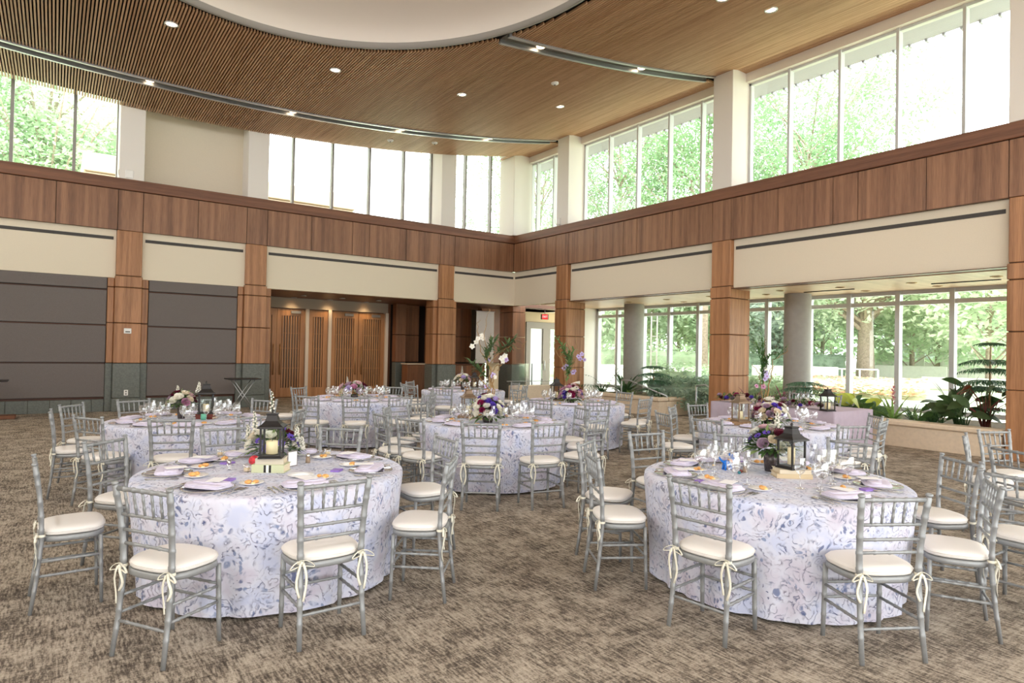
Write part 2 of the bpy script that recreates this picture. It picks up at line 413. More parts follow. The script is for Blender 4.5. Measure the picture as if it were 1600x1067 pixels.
# ---- slatted doors
m_dframe=simple('door_frame_paint',(222,206,184),.6)
m_hdr=simple('door_header_paint',(168,154,136),.7)
hd=struct(MB().box((4.8,YD-.12,2.93),(9.72,YD+.05,3.27)).obj('trim_3',m_hdr))
for i,x in enumerate((6.83,7.6,9.68)):
    struct(MB().bev((x-.055,YD-.15,0),(x+.055,YD+.06,2.93),.006).obj('trim_%d'%(i+4),m_dframe))
m_gloss=simple('door_backing',(120,96,70),.35)
m_brass=simple('brass_pull',(176,140,96),.3,metal=.8)
m_closer=simple('closer_grey',(150,142,132),.4,metal=.5)
def slatdoor(i,x0,x1,hx,lab,closer=True):
    d=thing('door_%d'%i,lab,'door',(0,0,0)); d['kind']='structure'
    w=.15; fr=MB(); y0,y1=YD-.06,YD
    fr.box((x0,y0,.02),(x0+w,y1,2.9)); fr.box((x1-w,y0,.02),(x1,y1,2.9)); fr.box((x0+w,y0,2.68),(x1-w,y1,2.9)); fr.box((x0+w,y0,.02),(x1-w,y1,.32))
    fr.obj('frame',m_door,d)
    sl=MB(); n=int((x1-x0-2*w)/.075)
    for k in range(n):
        x=x0+w+(k+.5)*(x1-x0-2*w)/n; sl.box((x-.02,y0+.01,.32),(x+.02,y1-.01,2.68))
    for z in (.95,1.6,2.1): sl.box((x0+w,y0+.02,z),(x1-w,y1-.02,z+.025))
    sl.obj('slats',m_door,d)
    MB().box((x0+w,y1+.005,.3),(x1-w,y1+.015,2.7)).obj('pane',m_gloss,d)
    if hx:
        MB().tube([(hx,y0-.06,.75),(hx,y0-.06,1.75)],.016).tube([(hx,y0-.06,.8),(hx,y0,.8)],.01).tube([(hx,y0-.06,1.7),(hx,y0,1.7)],.01).obj('handle',m_brass,d)
    if closer: MB().bev(((x0+x1)/2-.02,y0-.05,2.76),((x0+x1)/2+.3,y0,2.85),.006).obj('door_closer',m_closer,d)
slatdoor(1,4.82,5.86,5.76,'leftmost slatted oak door half hidden by the wood column')
slatdoor(2,5.87,6.77,5.97,'wide slatted oak door left of the first pale post')
slatdoor(3,6.89,7.54,None,'narrow slatted oak panel between two pale posts',False)
slatdoor(4,7.66,8.63,8.53,'slatted oak door right of the narrow panel')
slatdoor(5,8.65,9.62,8.75,'slatted oak door farthest right beside the dark fins')
# recess downlights
def downlight(p,lab,mat,r=.085,grp='recessed ceiling lights',tilt=0):
    t=thing('downlight',lab,'ceiling light',p,0,grp)
    MB().lathe([(r*1.18,0),(r*1.18,-.012),(r,-.014),(r*.97,.03)],20).obj('trim_ring',m_alum,t)
    MB().lathe([(0,.0),(r*.95,.0)],20).obj('lens',mat,t)
    return t
for k,(x,y) in enumerate(((6.3,21.05),(6.3,20.05),(7.5,21.05),(7.55,20.05),(8.8,21.1),(8.8,20.05))):
    downlight((x,y,3.262),'amber recessed light %s, %s row of the dark soffit'%(('above the left door','above the narrow panel','above the right door')[k//2],('back','front')[k%2]),m_lampo,.08,'amber lights above the slatted doors')
# ---- corner vestibule with glazed exit door
struct(MB().box((XE+.6,20.75,0),(15.49,20.95,3.27)).box((15.5,20.75,2.87),(18.4,20.95,3.27)).obj('wall_vestibule',simple('vestibule_paint',(196,176,146),.85,spec=.2)))
struct(MB().box((XE+.9,YW+.95,3.27),(18.5,21,3.4)).obj('ceiling_vestibule',m_cream))
m_dfr=simple('bronze_door_frame',(112,104,92),.45,metal=.3)
m_frost=simple('frosted_panel',(226,230,226),.3)
d=thing('door_6','glazed exit door in a bronze frame under the red exit sign','door',(0,0,0)); d['kind']='structure'
mb=MB()
for x0,x1 in ((15.5,15.72),(16.36,16.74),(18.2,18.4)): mb.box((x0,20.7,0),(x1,20.85,2.6))
mb.box((15.5,20.7,2.602),(18.4,20.85,2.86)); mb.box((15.722,20.72,0),(16.358,20.83,.18)); mb.box((16.742,20.72,0),(18.198,20.83,.18)); mb.obj('frame',m_dfr,d)
MB().box((15.72,20.77,.18),(16.36,20.78,2.6)).obj('frosted_pane',m_frost,d)
MB().box((16.74,20.77,.18),(18.2,20.78,2.6)).obj('clear_pane',m_pane,d)
MB().tube([(16.42,20.64,.9),(16.42,20.64,1.3)],.018).obj('handle',m_alum,d)
# exit sign
ex=thing('exit_sign','lit red exit sign hung above the glazed door in the corner','sign',(0,0,0))
ec=P(852,495,0); ed=Vector((14.35,0,0)); t_=18.9/ray(852,495).y; ec=Vector((ray(852,495).x*t_,18.9,EYE+ray(852,495).z*t_))
ez=ec.z
MB().bev((ec.x-.17,ec.y,ez-.1),(ec.x+.17,ec.y+.06,ez+.1),.01).obj('housing',simple('sign_housing',(56,66,50),.5),ex)
MB().box((ec.x-.15,ec.y-.006,ez-.085),(ec.x+.11,ec.y-.001,ez+.085)).obj('lit_face',m_exit,ex)
MB().tube([(ec.x,ec.y+.03,ez+.1),(ec.x,ec.y+.03,3.27)],.012).obj('stem',m_closer,ex)
fc=bpy.data.curves.new('exit_text','FONT'); fc.body='EXIT'; fc.size=.115; fc.align_x='CENTER'; fc.align_y='CENTER'; fc.extrude=.002
fo=bpy.data.objects.new('lettering',fc); COL.objects.link(fo); fo.parent=ex; fo.location=(ec.x-.02,ec.y-.01,ez); fo.rotation_euler=(PI/2,0,0); fc.materials.append(emis('exit_letters',(255,190,180),1.4))
bpy.context.view_layer.update()
_me=bpy.data.meshes.new_from_object(fo.evaluated_get(bpy.context.evaluated_depsgraph_get())); bpy.data.objects.remove(fo)
_fo=add(_me,'lettering',ex,(ec.x-.02,ec.y-.01,ez)); _fo.rotation_euler=(PI/2,0,0)
# glass guard in the corner
gg=thing('glass_guard','clear glass guard panels before the exit door','railing',(0,0,0))
for k,(x0,x1) in enumerate(((12.7,13.75),(13.8,14.9),(14.95,16.1))):
    MB().box((x0,18.02,.35),(x1,18.035,1.24)).obj('glass_panel',m_pane,gg)
    MB().box((x1+.015,18.0,.0),(x1+.035,18.05,1.24)).obj('post',m_alum,gg)
MB().tube([(12.7,18.028,.62),(16.1,18.028,.62)],.012).obj('rail',m_alum,gg)
tag(MB().bev((12.6,17.6,0),(15.4,17.8,.5),.02).obj('parapet',m_lime),'low tan parapet beside the wood column, before the exit door','wall'); bpy.data.objects['parapet']['kind']='structure'
# ---- clerestory: pillars, windows, headers
def pillar(x0,y0,x1,y1,z1,n): struct(MB().bev((x0,y0,5.73),(x1,y1,z1),.01).obj('pillar_clerestory_'+n,m_white))
for c in (1.47,4.47,10.47,-4.6): pillar(c-.27,YW,c+.27,YW+.74,8.8,'north')
for c in (15.76,9.73,3.68,-2): pillar(XE-.02,c-.28,XE+.67,c+.28,8.9,'east')
pillar(XE-.15,YW-.15,XE+.68,YW+.74,8.9,'corner')
struct(MB().box((1.7,YW+.66,5.7),(4.25,YW+.8,8.8)).obj('wall_clerestory_north',m_cream))
def window(n,side,a,b,mull,z0,z1,pl,fw=.05,fm=None,lab=None,hor=()):
    fm=fm or m_mull
    w=bpy.data.objects.new('window_%d'%n,None); COL.objects.link(w); struct(w); 
    fr=MB()
    def bx(s0,s1,zz0,zz1,d0=-.05,d1=.07):
        if side=='N': fr.box((s0,pl+d0,zz0),(s1,pl+d1,zz1))
        else: fr.box((pl+d0,s0,zz0),(pl+d1,s1,zz1))
    bx(a,a+fw,z0,z1); bx(b-fw,b,z0,z1); bx(a,b,z0,z0+fw); bx(a,b,z1-fw,z1)
    for m in mull: bx(m-fw/2,m+fw/2,z0,z1,-.09,.07)
    for h in hor: bx(a,b,h-fw/2,h+fw/2,-.06,.06)
    fr.obj('window_frame',fm,w)
    g=MB()
    if side=='N': g.box((a+.01,pl-.006,z0),(b-.01,pl+.006,z1))
    else: g.box((pl-.006,a+.01,z0),(pl+.006,b-.01,z1))
    g.obj('window_pane',m_pane,w); return w
YP=19.12; XP=13.84
window(1,'N',-4.3,1.24,[-3.3,-2.1,-.93,.29],5.72,8.8,YP,.07,m_mulld)
window(2,'N',4.74,10.2,[5.6,6.78,7.97,9.15],5.72,8.8,YP,.06,m_mulld)
window(3,'N',10.74,13.1,[11.5,12.55],5.72,8.8,YP,.06,m_mulld)
window(4,'E',16.05,18.3,[17.0,17.93],5.72,8.37,XP,.055)
window(5,'E',10.0,15.48,[10.85,11.95,13.13,14.3],5.72,8.37,XP,.055)
window(6,'E',3.96,9.45,[4.85,6.02,7.2,8.38],5.72,8.37,XP,.055)
window(7,'E',-1.7,3.4,[-.5,.7,1.9],5.72,8.37,XP,.055)
struct(MB().box((XE+.5,YS,8.37),(XE+.85,YW+.7,8.9)).obj('trim_header_east',m_white))
# roof slab, with its eaves
m_eave=simple('eave_paint',(158,160,170),.8)
struct(MB().box((-9,-4,9.25),(15.3,20.2,9.5)).obj('roof',m_white))
struct(MB().box((XE+.86,YS,8.78),(15.6,YW+1.5,8.9)).obj('roof_eave_east',m_eave))
mb=MB(); y=YS
while y<YW+1.4: mb.bev((15.55,y,8.72),(15.7,y+.05,8.8),.01); y+=.34
e=struct(mb.obj('roof_eave_teeth',m_eave))
# unseen sides of the hall
struct(MB().box((XW-.3,YS,0),(XW,YW,.6)).box((XW-.3,YS,.6),(XW,YW,5.7)).box((XW-.3,YS,8.3),(XW,YW,9.3)).obj('wall_west',m_cream))
struct(MB().box((XW,YS-.3,0),(XE+.8,YS,.6)).box((XW,YS-.3,2.6),(XE+.8,YS,5.7)).box((XW,YS-.3,8.3),(XE+.8,YS,9.3)).obj('wall_south',m_cream))
# ------------------------------------------------------------------ slatted ceiling
def inhole(x,g=.16): 
    d=(CR+g)**2-(x-CX)**2
    return math.sqrt(d) if d>0 else None
slots=[(16.16,16.5,XW),(9.98,10.30,None)]
sl=MB(); bk=[]
x=XW+.03; rows=[]
while x<XE+.55:
    z=zc(x); h=inhole(x); segs=[(YS,YW-.03)]
    cuts=[(16.14,16.47)]
    if h: cuts.append((CY-h,CY+h))
    if x>CX: cuts.append((9.98,10.28))
    else: pass
    cuts.sort(); y0=YS; out=[]
    for a,b in cuts:
        if a>y0: out.append((y0,a))
        y0=max(y0,b)
    out.append((y0,YW-.03 if x<12.9 else YW+.6))
    if x>XE-.02: out=[(a,b) for a,b in out]
    for a,b in out:
        sl.box((x-.0145,a,z),(x+.0145,b,z+.05))
    x+=.0553
struct(sl.obj('ceiling',m_slat))
bk=MB(); n=400; xs=[XW+(XE+.6-XW)*i/n for i in range(n+1)]
for a,b in zip(xs[:-1],xs[1:]):
    za,zb=zc(a)+.075,zc(b)+.075
    h=inhole((a+b)/2,.05)
    seg=[(YS,YW-.1)] if not h else [(YS,CY-h),(CY+h,YW-.1)]
    for y0,y1 in seg: bk.quad((a,y0,za),(b,y0,zb),(b,y1,zb),(a,y1,za)); 
struct(bk.obj('ceiling_backing',m_black))
# dome above the round opening
seg=96
ringz=lambda a,r:(CX+r*cos(a),CY+r*sin(a),zc(CX+r*cos(a)))
mb=MB(); R0=[]
for rr,dz in ((CR+.02,.09),(CR+.02,-.01),(CR-.05,-.01),(CR-.05,.10)):
    R0.append([ (lambda q:(q[0],q[1],q[2]+dz))(ringz(2*PI*j/seg,rr)) for j in range(seg)])
mb.loft(R0); struct(mb.obj('trim_dome_ring',m_rim))
mb=MB(); R0=[]
for k in range(9):
    f=k/8; r=(CR-.03)*cos(f*PI/2*.985); z=.08+.75*sin(f*PI/2)
    R0.append([(CX+r*cos(2*PI*j/seg),CY+r*sin(2*PI*j/seg),z+zc(CX+r*cos(2*PI*j/seg))*(1-f)+7.55*f) for j in range(seg)])
mb.loft(R0,caps=False); struct(mb.obj('ceiling_dome',m_dome))
w=thing('hanging_wire','thin dark wire hanging from the white dome','wire',(0,0,0))
hw=P(434,25,7.9); MB().tube([(hw.x,hw.y-.4,8.4),(hw.x-.1,hw.y+.1,7.62)],.004,5).obj('wire',m_lant,w); MB().lathe([(.03,0),(.03,.1)],10,(hw.x,hw.y-.4,8.35),True).obj('top_clip',m_lant,w)
# light tracks let into the slats
m_trk=simple('track_channel',(104,100,92),.6)
def track(x0,x1,y0,y1,lab,lamps):
    t=thing('light_track',lab,'light track',(0,0,0))
    def strip(ya,yb,dz0,dz1,name,mat):
        mb=MB(); n=24; rings=[]
        for i in range(n+1):
            x=x0+(x1-x0)*i/n; z=zc(x); rings.append([(x,ya,z+dz0),(x,yb,z+dz0),(x,yb,z+dz1),(x,ya,z+dz1)])
        mb.loft(rings,caps=True,sm=False); mb.obj(name,mat,t)
    strip(y0-.035,y0+.03,-.03,.07,'edge_rail',m_alum); strip(y1-.03,y1+.035,-.03,.07,'edge_rail',m_alum); strip(y0,y1,.05,.07,'channel',m_trk)
    for x in lamps:
        mb=MB(); mb.lathe([(.09,0),(.085,-.03),(.05,-.035),(0,-.035)],16,(x,(y0+y1)/2,zc(x)+.05)); mb.obj('lamp',m_lamp,t)
track(XW,XE-.02,16.14,16.47,'long metal light track crossing the slatted ceiling left to right',[-1.5,1.6,4.75,7.75,10.68])
track(CX+math.sqrt((CR+.2)**2-(10.13-CY)**2),XE,9.98,10.28,'short metal light track from the white dome to the wall',[7.8,10.7])
DL=[(1.6,13.1,'above the left part of the ceiling, below the dome edge'),(4.7,13.2,'in the middle of the ceiling, below the dome'),(7.75,13.1,'right of the middle, toward the corner'),(10.65,12.95,'near the far right end of the ceiling'),(10.7,6.9,'near the window wall, at the top right'),(9.4,7.0,'at the very top edge, right of the dome')]
for x,y,l in DL: downlight((x,y,zc(x)-.004),'round lit downlight '+l,m_lamp,.1,'ceiling downlights')
m_sens=simple('sensor_white',(238,236,230),.5)
for x,y,l in ((9.33,11.55,'under the slats between the two tracks'),(7.85,17.3,'between the long track and the left windows'),(9.2,17.1,'between the long track and the corner windows')):
    t=thing('ceiling_sensor','small white sensor '+l,'sensor',(x,y,zc(x)),0,'ceiling sensors'); MB().lathe([(.09,0),(.085,-.03),(.05,-.05),(0,-.055)],14).obj('cover',m_sens,t); MB().lathe([(.03,-.05),(.02,-.065),(0,-.067)],10).obj('eye',m_trk,t)
# small devices on walls
def device(name,lab,cat,c,w,h,d,side,mat,det):
    t=thing(name,lab,cat,(0,0,0)); x,y,z=c
    MB().bev((x-w/2,y-d,z-h/2),(x+w/2,y,z+h/2),.008).obj('plate',mat,t)
    for (dx,dz,ww,hh) in det: MB().box((x+dx-ww/2,y-d-.004,z+dz-hh/2),(x+dx+ww/2,y-d+.002,z+dz+hh/2)).obj('insert',m_trk,t)
device('wall_control','small white control panel on the leftmost wood column','switch',(1.47,YW-.022,1.98),.16,.13,.03,'N',m_sens,[(0,-.02,.1,.03)])
device('wall_outlet','white power outlet on the slate base of the leftmost column','outlet',(1.47,YW-.032,.46),.09,.14,.012,'N',m_sens,[(0,.03,.03,.035),(0,-.03,.03,.035)])
for lab,(x,y,z) in (('white box speaker on the rail before the left white pillar',(1.42,YW-.02,5.87)),('white box speaker on the rail before the corner pillar',(XE-.02,15.8,5.87))):
    t=thing('rail_speaker',lab,'speaker',(x,y,z-.135)); MB().bev((-.1,-.0,.005),(.1,.1,.24),.03).obj('body',m_sens,t); MB().tube([(-.12,.05,.0),(-.2,.03,.02),(-.24,.02,.15),(-.22,.02,.2)],.008,6).obj('cable',m_cream,t)
# ------------------------------------------------------------------ garden side: soffit, glazing, planters
XG=16.1
m_soE=wood('soffit_veneer',(196,160,126),(222,188,154),'x',10)
struct(MB().box((XE+.3,YS,3.26),(XG+.1,17.2,3.4)).obj('ceiling_soffit_east',m_soE))
struct(MB().box((XE+.02,YS,3.275),(XE+.36,15.4,3.29)).obj('trim_soffit_edge',m_gap))
struct(MB().box((14.9,17.2,0),(XG+.2,17.4,3.3)).obj('wall_garden_end',m_white))
GM=[4.75,5.83,6.95,8.08,9.12,10.33,11.5,12.66,13.8,14.92,16.12]
window(8,'E',-2,17.2,[-1,.2,1.35,2.5,3.6]+GM,.05,3.27,XG,.1,m_mull,None,(.5,2.97))
# concrete columns
for y in (14.63,9.0,3.2): struct(MB().lathe([(.32,0),(.32,3.27)],40,(15.3,y,0)).obj('pillar_round_concrete',m_conc))
# planters
m_soil=simple('planter_soil',(92,78,58),.95,noise=.3,scale=30)
def planter(y0,y1,lab,endcap):
    t=thing('planter',lab,'planter',(0,0,0))
    mb=MB(); mb.bev((XE-.02,y0,0),(XE+.28,y1,.40),.012)
    if endcap is not None: mb.bev((XE+.28,endcap-.15,0),(XG-.12,endcap+.15,.40),.012)
    mb.obj('wall',m_lime,t)
    lg=MB(); lg.bev((XE-.07,y0-.03,.405),(XE+.33,y1+.03,.50),.02)
    if endcap is not None: lg.bev((XE+.34,endcap-.18,.405),(XG-.12,endcap+.18,.50),.02)
    lg.obj('ledge',m_lime,t)
    MB().box((XE+.29,y0+.1,.0),(XG-.12,y1-.1,.40)).obj('soil',m_soil,t)
planter(YS+.1,3.34,'stone planter beyond the rightmost wood column',None)
planter(4.03,9.38,'long limestone planter below the garden windows',None)
planter(11.6,15.38,'shorter limestone planter beside the stair handrail',11.75)
def handrail(pts,lab):
    t=thing('handrail',lab,'handrail',(0,0,0))
    MB().tube(pts,.022,10).obj('rail',m_alum,t)
    for p in (pts[0],pts[-2],):
        MB().tube([(p[0],p[1],0),p],.02,10).obj('post',m_alum,t)
def onx(px,py,x):
    r=ray(px,py); t=x/r.x; return (x,r.y*t,EYE+r.z*t)
_a,_b=onx(1042,619,13.5),onx(985,594.5,13.5)
handrail([_a,_b,(13.5,_b[1]+.35,_b[2]),(13.5,_b[1]+.36,_b[2]-.05)],'brushed metal handrail sloping up beside the shorter planter')
_a=onx(1088,603,13.55); _b=onx(1102,601,13.55)
handrail([_a,_b,(13.55,_b[1]-.42,_b[2]-.22),(13.55,_b[1]-.5,_b[2]-.27)],'brushed metal handrail end beside the middle wood column')
for k,(x,y) in enumerate(((14.2,8.8),(14.38,7.45),(15.5,7.43),(14.45,6.0),(15.45,5.9),(14.35,4.5),(14.85,9.6),(14.4,11.0),(15.4,11.2),(14.4,12.5),(15.4,12.7),(14.4,14.0))):
    t=thing('soffit_downlight','unlit recessed light in the pale garden soffit','ceiling light',(x,y,3.255),0,'unlit lights in the garden soffit')
    MB().lathe([(.10,.003),(.10,-.008),(.075,-.01),(.07,.02)],16).obj('trim_ring',m_brass,t); MB().lathe([(0,.0),(.07,.0)],16).obj('lens',m_black,t)
for y in (8.22,7.0,5.85,4.66):
    pass
for k,(x,y) in enumerate(((14.9,8.0),(14.9,5.2))):
    tag(MB().box((x-.03,y-.6,3.245),(x+.03,y+.6,3.262)).obj('soffit_vent',m_black),'narrow dark air slot in the garden soffit, %s'%('beside the round column' if k==0 else 'beside the rightmost wood column'),'air vent')
# --END-P2--
# ------------------------------------------------------------------ furniture
TZ=.765
T={'T1':(1.37,4.94),'T2':(4.46,2.82),'T3':(1.39,8.62),'T4':(4.66,6.92),'T5':(4.45,10.95),'T6':(7.57,12.45),'T7':(7.7,8.85),'T8':(7.92,5.02),'T9':(7.85,1.45)}
TP={'T1':'the front table with green books','T2':'the front table with blue toy','T3':'the table by grey wall panels','T4':'the middle table with orchid branches','T5':'the table before the slatted doors','T6':'the farthest table, near dark counter','T7':'the table beside the shorter planter','T8':'the table beside the lavender banquet','T9':'the table at the right edge'}
HRS=['twelve','one','two','three','four','five','six','seven','eight','nine','ten','eleven']
USED={}
def clock(t,x,y,what):
    c=Vector(T[t]); d=Vector((x,y))-c; f=c.normalized(); r=Vector((f.y,-f.x))
    a=math.atan2(d.dot(r),d.dot(f))/(2*PI)*24 % 24
    k=round(a)%24
    for dk in (0,1,-1,2,-2,3,-3):
        q=(k+dk)%24
        if (t,what,q) not in USED: break
    USED[(t,what,q)]=1
    h=HRS[(q//2)%12]
    return "%s o'clock"%h if q%2==0 else "half-past-%s"%h
# ---- tablecloth
def cloth_mesh():
    rg=random.Random(3); seg=144; prof=[(.30,TZ),(.62,TZ),(.88,TZ),(.926,TZ-.002),(.941,TZ-.012),(.945,TZ-.04),(.94,.66),(.93,.55),(.918,.42),(.903,.28),(.888,.14),(.88,.02)]
    ks=[(9,rg.random()*6,.45),(14,rg.random()*6,.5),(23,rg.random()*6,.6),(31,rg.random()*6,.35)]
    mb=MB(); rings=[[(0.0001*cos(2*PI*j/seg),.0001*sin(2*PI*j/seg),TZ) for j in range(seg)]]
    for r,z in prof:
        q=max(0,(.70-z)/.70); ring=[]
        for j in range(seg):
            a=2*PI*j/seg; w=sum(A*sin(k*a+p+q*.6) for k,p,A in ks)
            rr=r+(w*.027*q**1.1 if z<.7 else 0); zz=z+(.012*max(0,w)*q**3 if z<.1 else 0)
            ring.append((rr*cos(a),rr*sin(a),zz))
        rings.append(ring)
    mb.loft(rings); return mb.mesh('cloth',m_floral)
cm=cloth_mesh()
CL={'T1':'floral tablecloth under the green books and black lantern, front left','T2':'floral tablecloth under the blue toy and lantern, front right','T3':'floral tablecloth of the table by the grey wall panels','T4':'floral tablecloth under the tall orchid branches, middle of the room','T5':'floral tablecloth of the table before the slatted doors','T6':'floral tablecloth of the farthest table, near the dark counter','T7':'floral tablecloth of the table beside the shorter planter','T8':'floral tablecloth of the table beside the lavender banquet cloth'}
for k in CL:
    o=add(cm,'tablecloth',None,(T[k][0],T[k][1],0),.7*len(k)+int(k[1])*1.3); tag(o,CL[k],'tablecloth','floral round tablecloths')
# ---- chair
def rung(p,q,r=.0095,n=4,seg=8,bow=0):
    p=Vector(p);q=Vector(q); path=[];rad=[]; L=(q-p).length; up=Vector((0,0,1))
    marks=[(i+1)/(n+1) for i in range(n)]
    ts=sorted(set([0,1]+[m+e for m in marks for e in (-.010/L*1.0,-.006/L,.006/L,.010/L)]))
    for t in ts:
        b=any(abs(t-m)<.0075/L for m in marks); path.append(p.lerp(q,t)+up*(bow*4*t*(1-t))); rad.append(r*(1.25 if b else 1))
    return path,rad
def post(pts,r0,r1,rings,fin=False):
    pts=[Vector(p) for p in pts]
    def at(z):
        for a,b in zip(pts[:-1],pts[1:]):
            if a.z<=z<=b.z+1e-6: return a.lerp(b,(z-a.z)/(b.z-a.z))
        return pts[-1]
    z0,z1=pts[0].z,pts[-1].z
    zs=set([z0,z1]+[p.z for p in pts])
    for m in rings: zs|={m-.011,m-.007,m+.007,m+.011}
    path=[];rad=[]
    for z in sorted(zs):
        if z<z0 or z>z1: continue
        rr=r0+(r1-r0)*min(1,(z-z0)/.45); b=any(abs(z-m)<.008 for m in rings)
        path.append(at(z)); rad.append(rr*(1.12 if b else 1))
    if fin:
        e=pts[-1]; d=(pts[-1]-pts[-2]).normalized()
        for dz,k in ((.004,.78),(.009,.7),(.012,1.12),(.022,1.12),(.026,.8)): path.append(e+d*dz); rad.append(r1*k)
    return path,rad
def sell(hw,y0,y1,z,n=28,e=3.2,taper=.06):
    out=[];cy=(y0+y1)/2;hy=(y1-y0)/2
    for j in range(n):
        a=2*PI*j/n; c,s=cos(a),sin(a); f=(abs(c)**e+abs(s)**e)**(-1/e)
        y=cy+hy*s*f; out.append((hw*c*f*(1+taper*(s*f)),y,z))
    return out
def backpts(s):
    return [(s*.190,-.255,0),(s*.183,-.222,.2),(s*.178,-.195,.44),(s*.183,-.200,.6),(s*.190,-.218,.75),(s*.202,-.250,.912)]
def bp_at(s,z):
    p=backpts(s)
    for a,b in zip(p[:-1],p[1:]):
        if a[2]<=z<=b[2]: return Vector(a).lerp(Vector(b),(z-a[2])/(b[2]-a[2]))
KY=.80
def chair_parts():
    R=[]
    for s in (-1,1):
        R.append(('back_post',MB().tube(*post(backpts(s),.0145,.0185,[.14,.24,.34,.51,.60,.69,.80,.865],True),seg=10),m_silver))
    for s in (-1,1):
        R.append(('leg',MB().tube(*post([(s*.182,.212,0),(s*.178,.195,.44)],.0135,.0165,[.13,.25,.35]),seg=10),m_silver))
    fr=MB(); fr.loft([sell(.205,-.215,.225,.432),sell(.212,-.222,.232,.44),sell(.212,-.222,.232,.462),sell(.205,-.215,.225,.468)],caps=True); R.append(('seat_frame',fr,m_silver))
    for z,b in ((.600,0),(.675,0),(.760,0)):
        R.append(('cross_rail',MB().tube(*rung(bp_at(-1,z),bp_at(1,z),.0095,3)),m_silver))
    R.append(('top_rail',MB().tube(*rung(bp_at(-1,.898)+Vector((0,0,.004)),bp_at(1,.898)+Vector((0,0,.004)),.0125,5)),m_silver))
    for i in range(5):
        f=(i+1)/6; a=bp_at(-1,.760).lerp(bp_at(1,.760),f); b=bp_at(-1,.898).lerp(bp_at(1,.898),f)
        R.append(('spindle',MB().tube(*rung(a,b,.0078,2,6)),m_silver))
    for s in (-1,1):
        for z in (.315,.225): R.append(('stretcher',MB().tube(*rung((s*.181,-.21 if z>.3 else -.222,z),(s*.180,.2,z),.0088,4)),m_silver))
    R.append(('stretcher',MB().tube(*rung(bp_at(-1,.185),bp_at(1,.185),.0088,4)),m_silver))
    for z in (.325,.235): R.append(('stretcher',MB().tube(*rung((-.180,.203,z),(.180,.203,z),.0088,4)),m_silver))
    cu=MB(); rg=random.Random(2)
    rings=[sell(.190,-.20,.215,.470),sell(.205,-.212,.232,.474),sell(.209,-.215,.236,.487),sell(.207,-.213,.234,.503),sell(.194,-.20,.222,.514),sell(.15,-.15,.175,.521),sell(.07,-.06,.09,.524),sell(.001,.01,.012,.525)]
    cu.loft(rings); pip=[Vector(p) for p in sell(.2105,-.2165,.2375,.495)]; pip.append(pip[0]); cu.tube(pip,.0028,5,False)
    R.append(('cushion',cu,m_cush))
    for n,b,m in R: b.v=[(x,y*KY,z) for x,y,z in b.v]
    return [(n,b.mesh(n,m)) for n,b,m in R]
def tie_mesh(s,sd):
    rg=random.Random(sd); c=bp_at(s,.478); mb=MB()
    mb.lathe([(.020,-.008),(.022,0),(.020,.008)],10,(c.x,c.y,.478))
    k=Vector((c.x,c.y-.022,.478))
    for q in (-1,1):
        w=.055+rg.random()*.02; lp=[]
        for i in range(9):
            a=PI*i/8; lp.append(k+Vector((q*w*sin(a)*1.0,-.012*sin(a),.016*cos(a)-.012*sin(a)*sin(a)*2)))
        mb.tube(lp,.006,6,True,.35)
        L=.10+rg.random()*.12; tl=[k+Vector((q*(.008+.02*sin(i*.5)),-.006-.006*sin(i*1.1),-L*i/6)) for i in range(7)]
        mb.tube(tl,.0075,6,True,.3)
    mb.blob(k,.011,6,4); mb.v=[(x,y+c.y*(KY-1),z) for x,y,z in mb.v]; return mb.mesh('tie',m_tie)
CP=chair_parts(); TIES=[tie_mesh(s,q) for q in (1,5,9) for s in (-1,1)]
NCH=0
def chair(x,y,rz,label,group):
    global NCH
    t=thing('banquet_chair',label,'chair',(x,y,0),rz,group)
    for n,me in CP:
        o=add(me,n,t)
        if n=='cushion': 
            for m in TIES[(NCH%3)*2:(NCH%3)*2+2]: add(m,'tie',o)
            cu=o
    NCH+=1; return t
CH=dict(T1=[(222,765),(525,754),(54,722),(706,720),(697,685),(530,670),(352,669),(165,689)],
T3=[(137,653),(79,644),(112,633),(209,626),(312,624),(408,626),(400,651),(467,641),(268,656)],
T5=[(474,620),(556,622),(632,621),(472,606),(603,606),(422,611),(657,611),(671,617)],
T4=[(751,663),(859,662),(896,638),(935,646),(935,657),(604,637),(594,648),(640,655),(661,631)],
T6=[(654,597),(640,603),(630,600),(688,606),(750,606),(803,599),(821,603)],
T7=[(830,611),(936,628),(976,613),(1008,624),(1018,621),(835,626)],
T8=[(1033,646),(1060,637),(1095,633),(1092,657),(1207,667),(1334,666),(1357,650),(1381,659)],
T2=[(1095,754),(1379,772),(925,714),(916,691),(1501,719),(1553,757),(1330,691),(1150,679),(1010,677)],
T9=[(1508,682),(1553,674),(1578,703),(1588,745)])
ROT={('T2',0):-8,('T2',5):14,('T1',0):-14,('T1',1):2,('T1',3):10,('T1',7):0,('T1',2):9}
for k,L in CH.items():
    c=Vector(T[k])
    for i,p in enumerate(L):
        w=P(p[0],p[1],.912).xy; d=c-w; r=d.length; d=d.normalized()
        r=min(max(r,1.33),1.60)
        if k=='T9': r=max(r,1.3)
        ang=math.atan2(d.y,d.x)-PI/2+math.radians(ROT.get((k,i),0))
        dd=Vector((-sin(ang),cos(ang)))
        b=c-d*r if k!='T9' else w
        o=b+dd*.20
        lab="silver bamboo-look chair, %s side of %s"%(clock(k,b.x,b.y,'chair'),TP[k])
        if k=='T9': lab=['leftmost silver chair of the group cut off by the right photo edge','silver chair closest to the planter in the group at the right photo edge','silver chair facing away, middle of the group at the right photo edge','nearest silver chair of the group cut off by the right photo edge'][i]
        chair(o.x,o.y,ang,lab,'silver chairs at the right photo edge' if k=='T9' else 'silver chairs around '+TP[k])
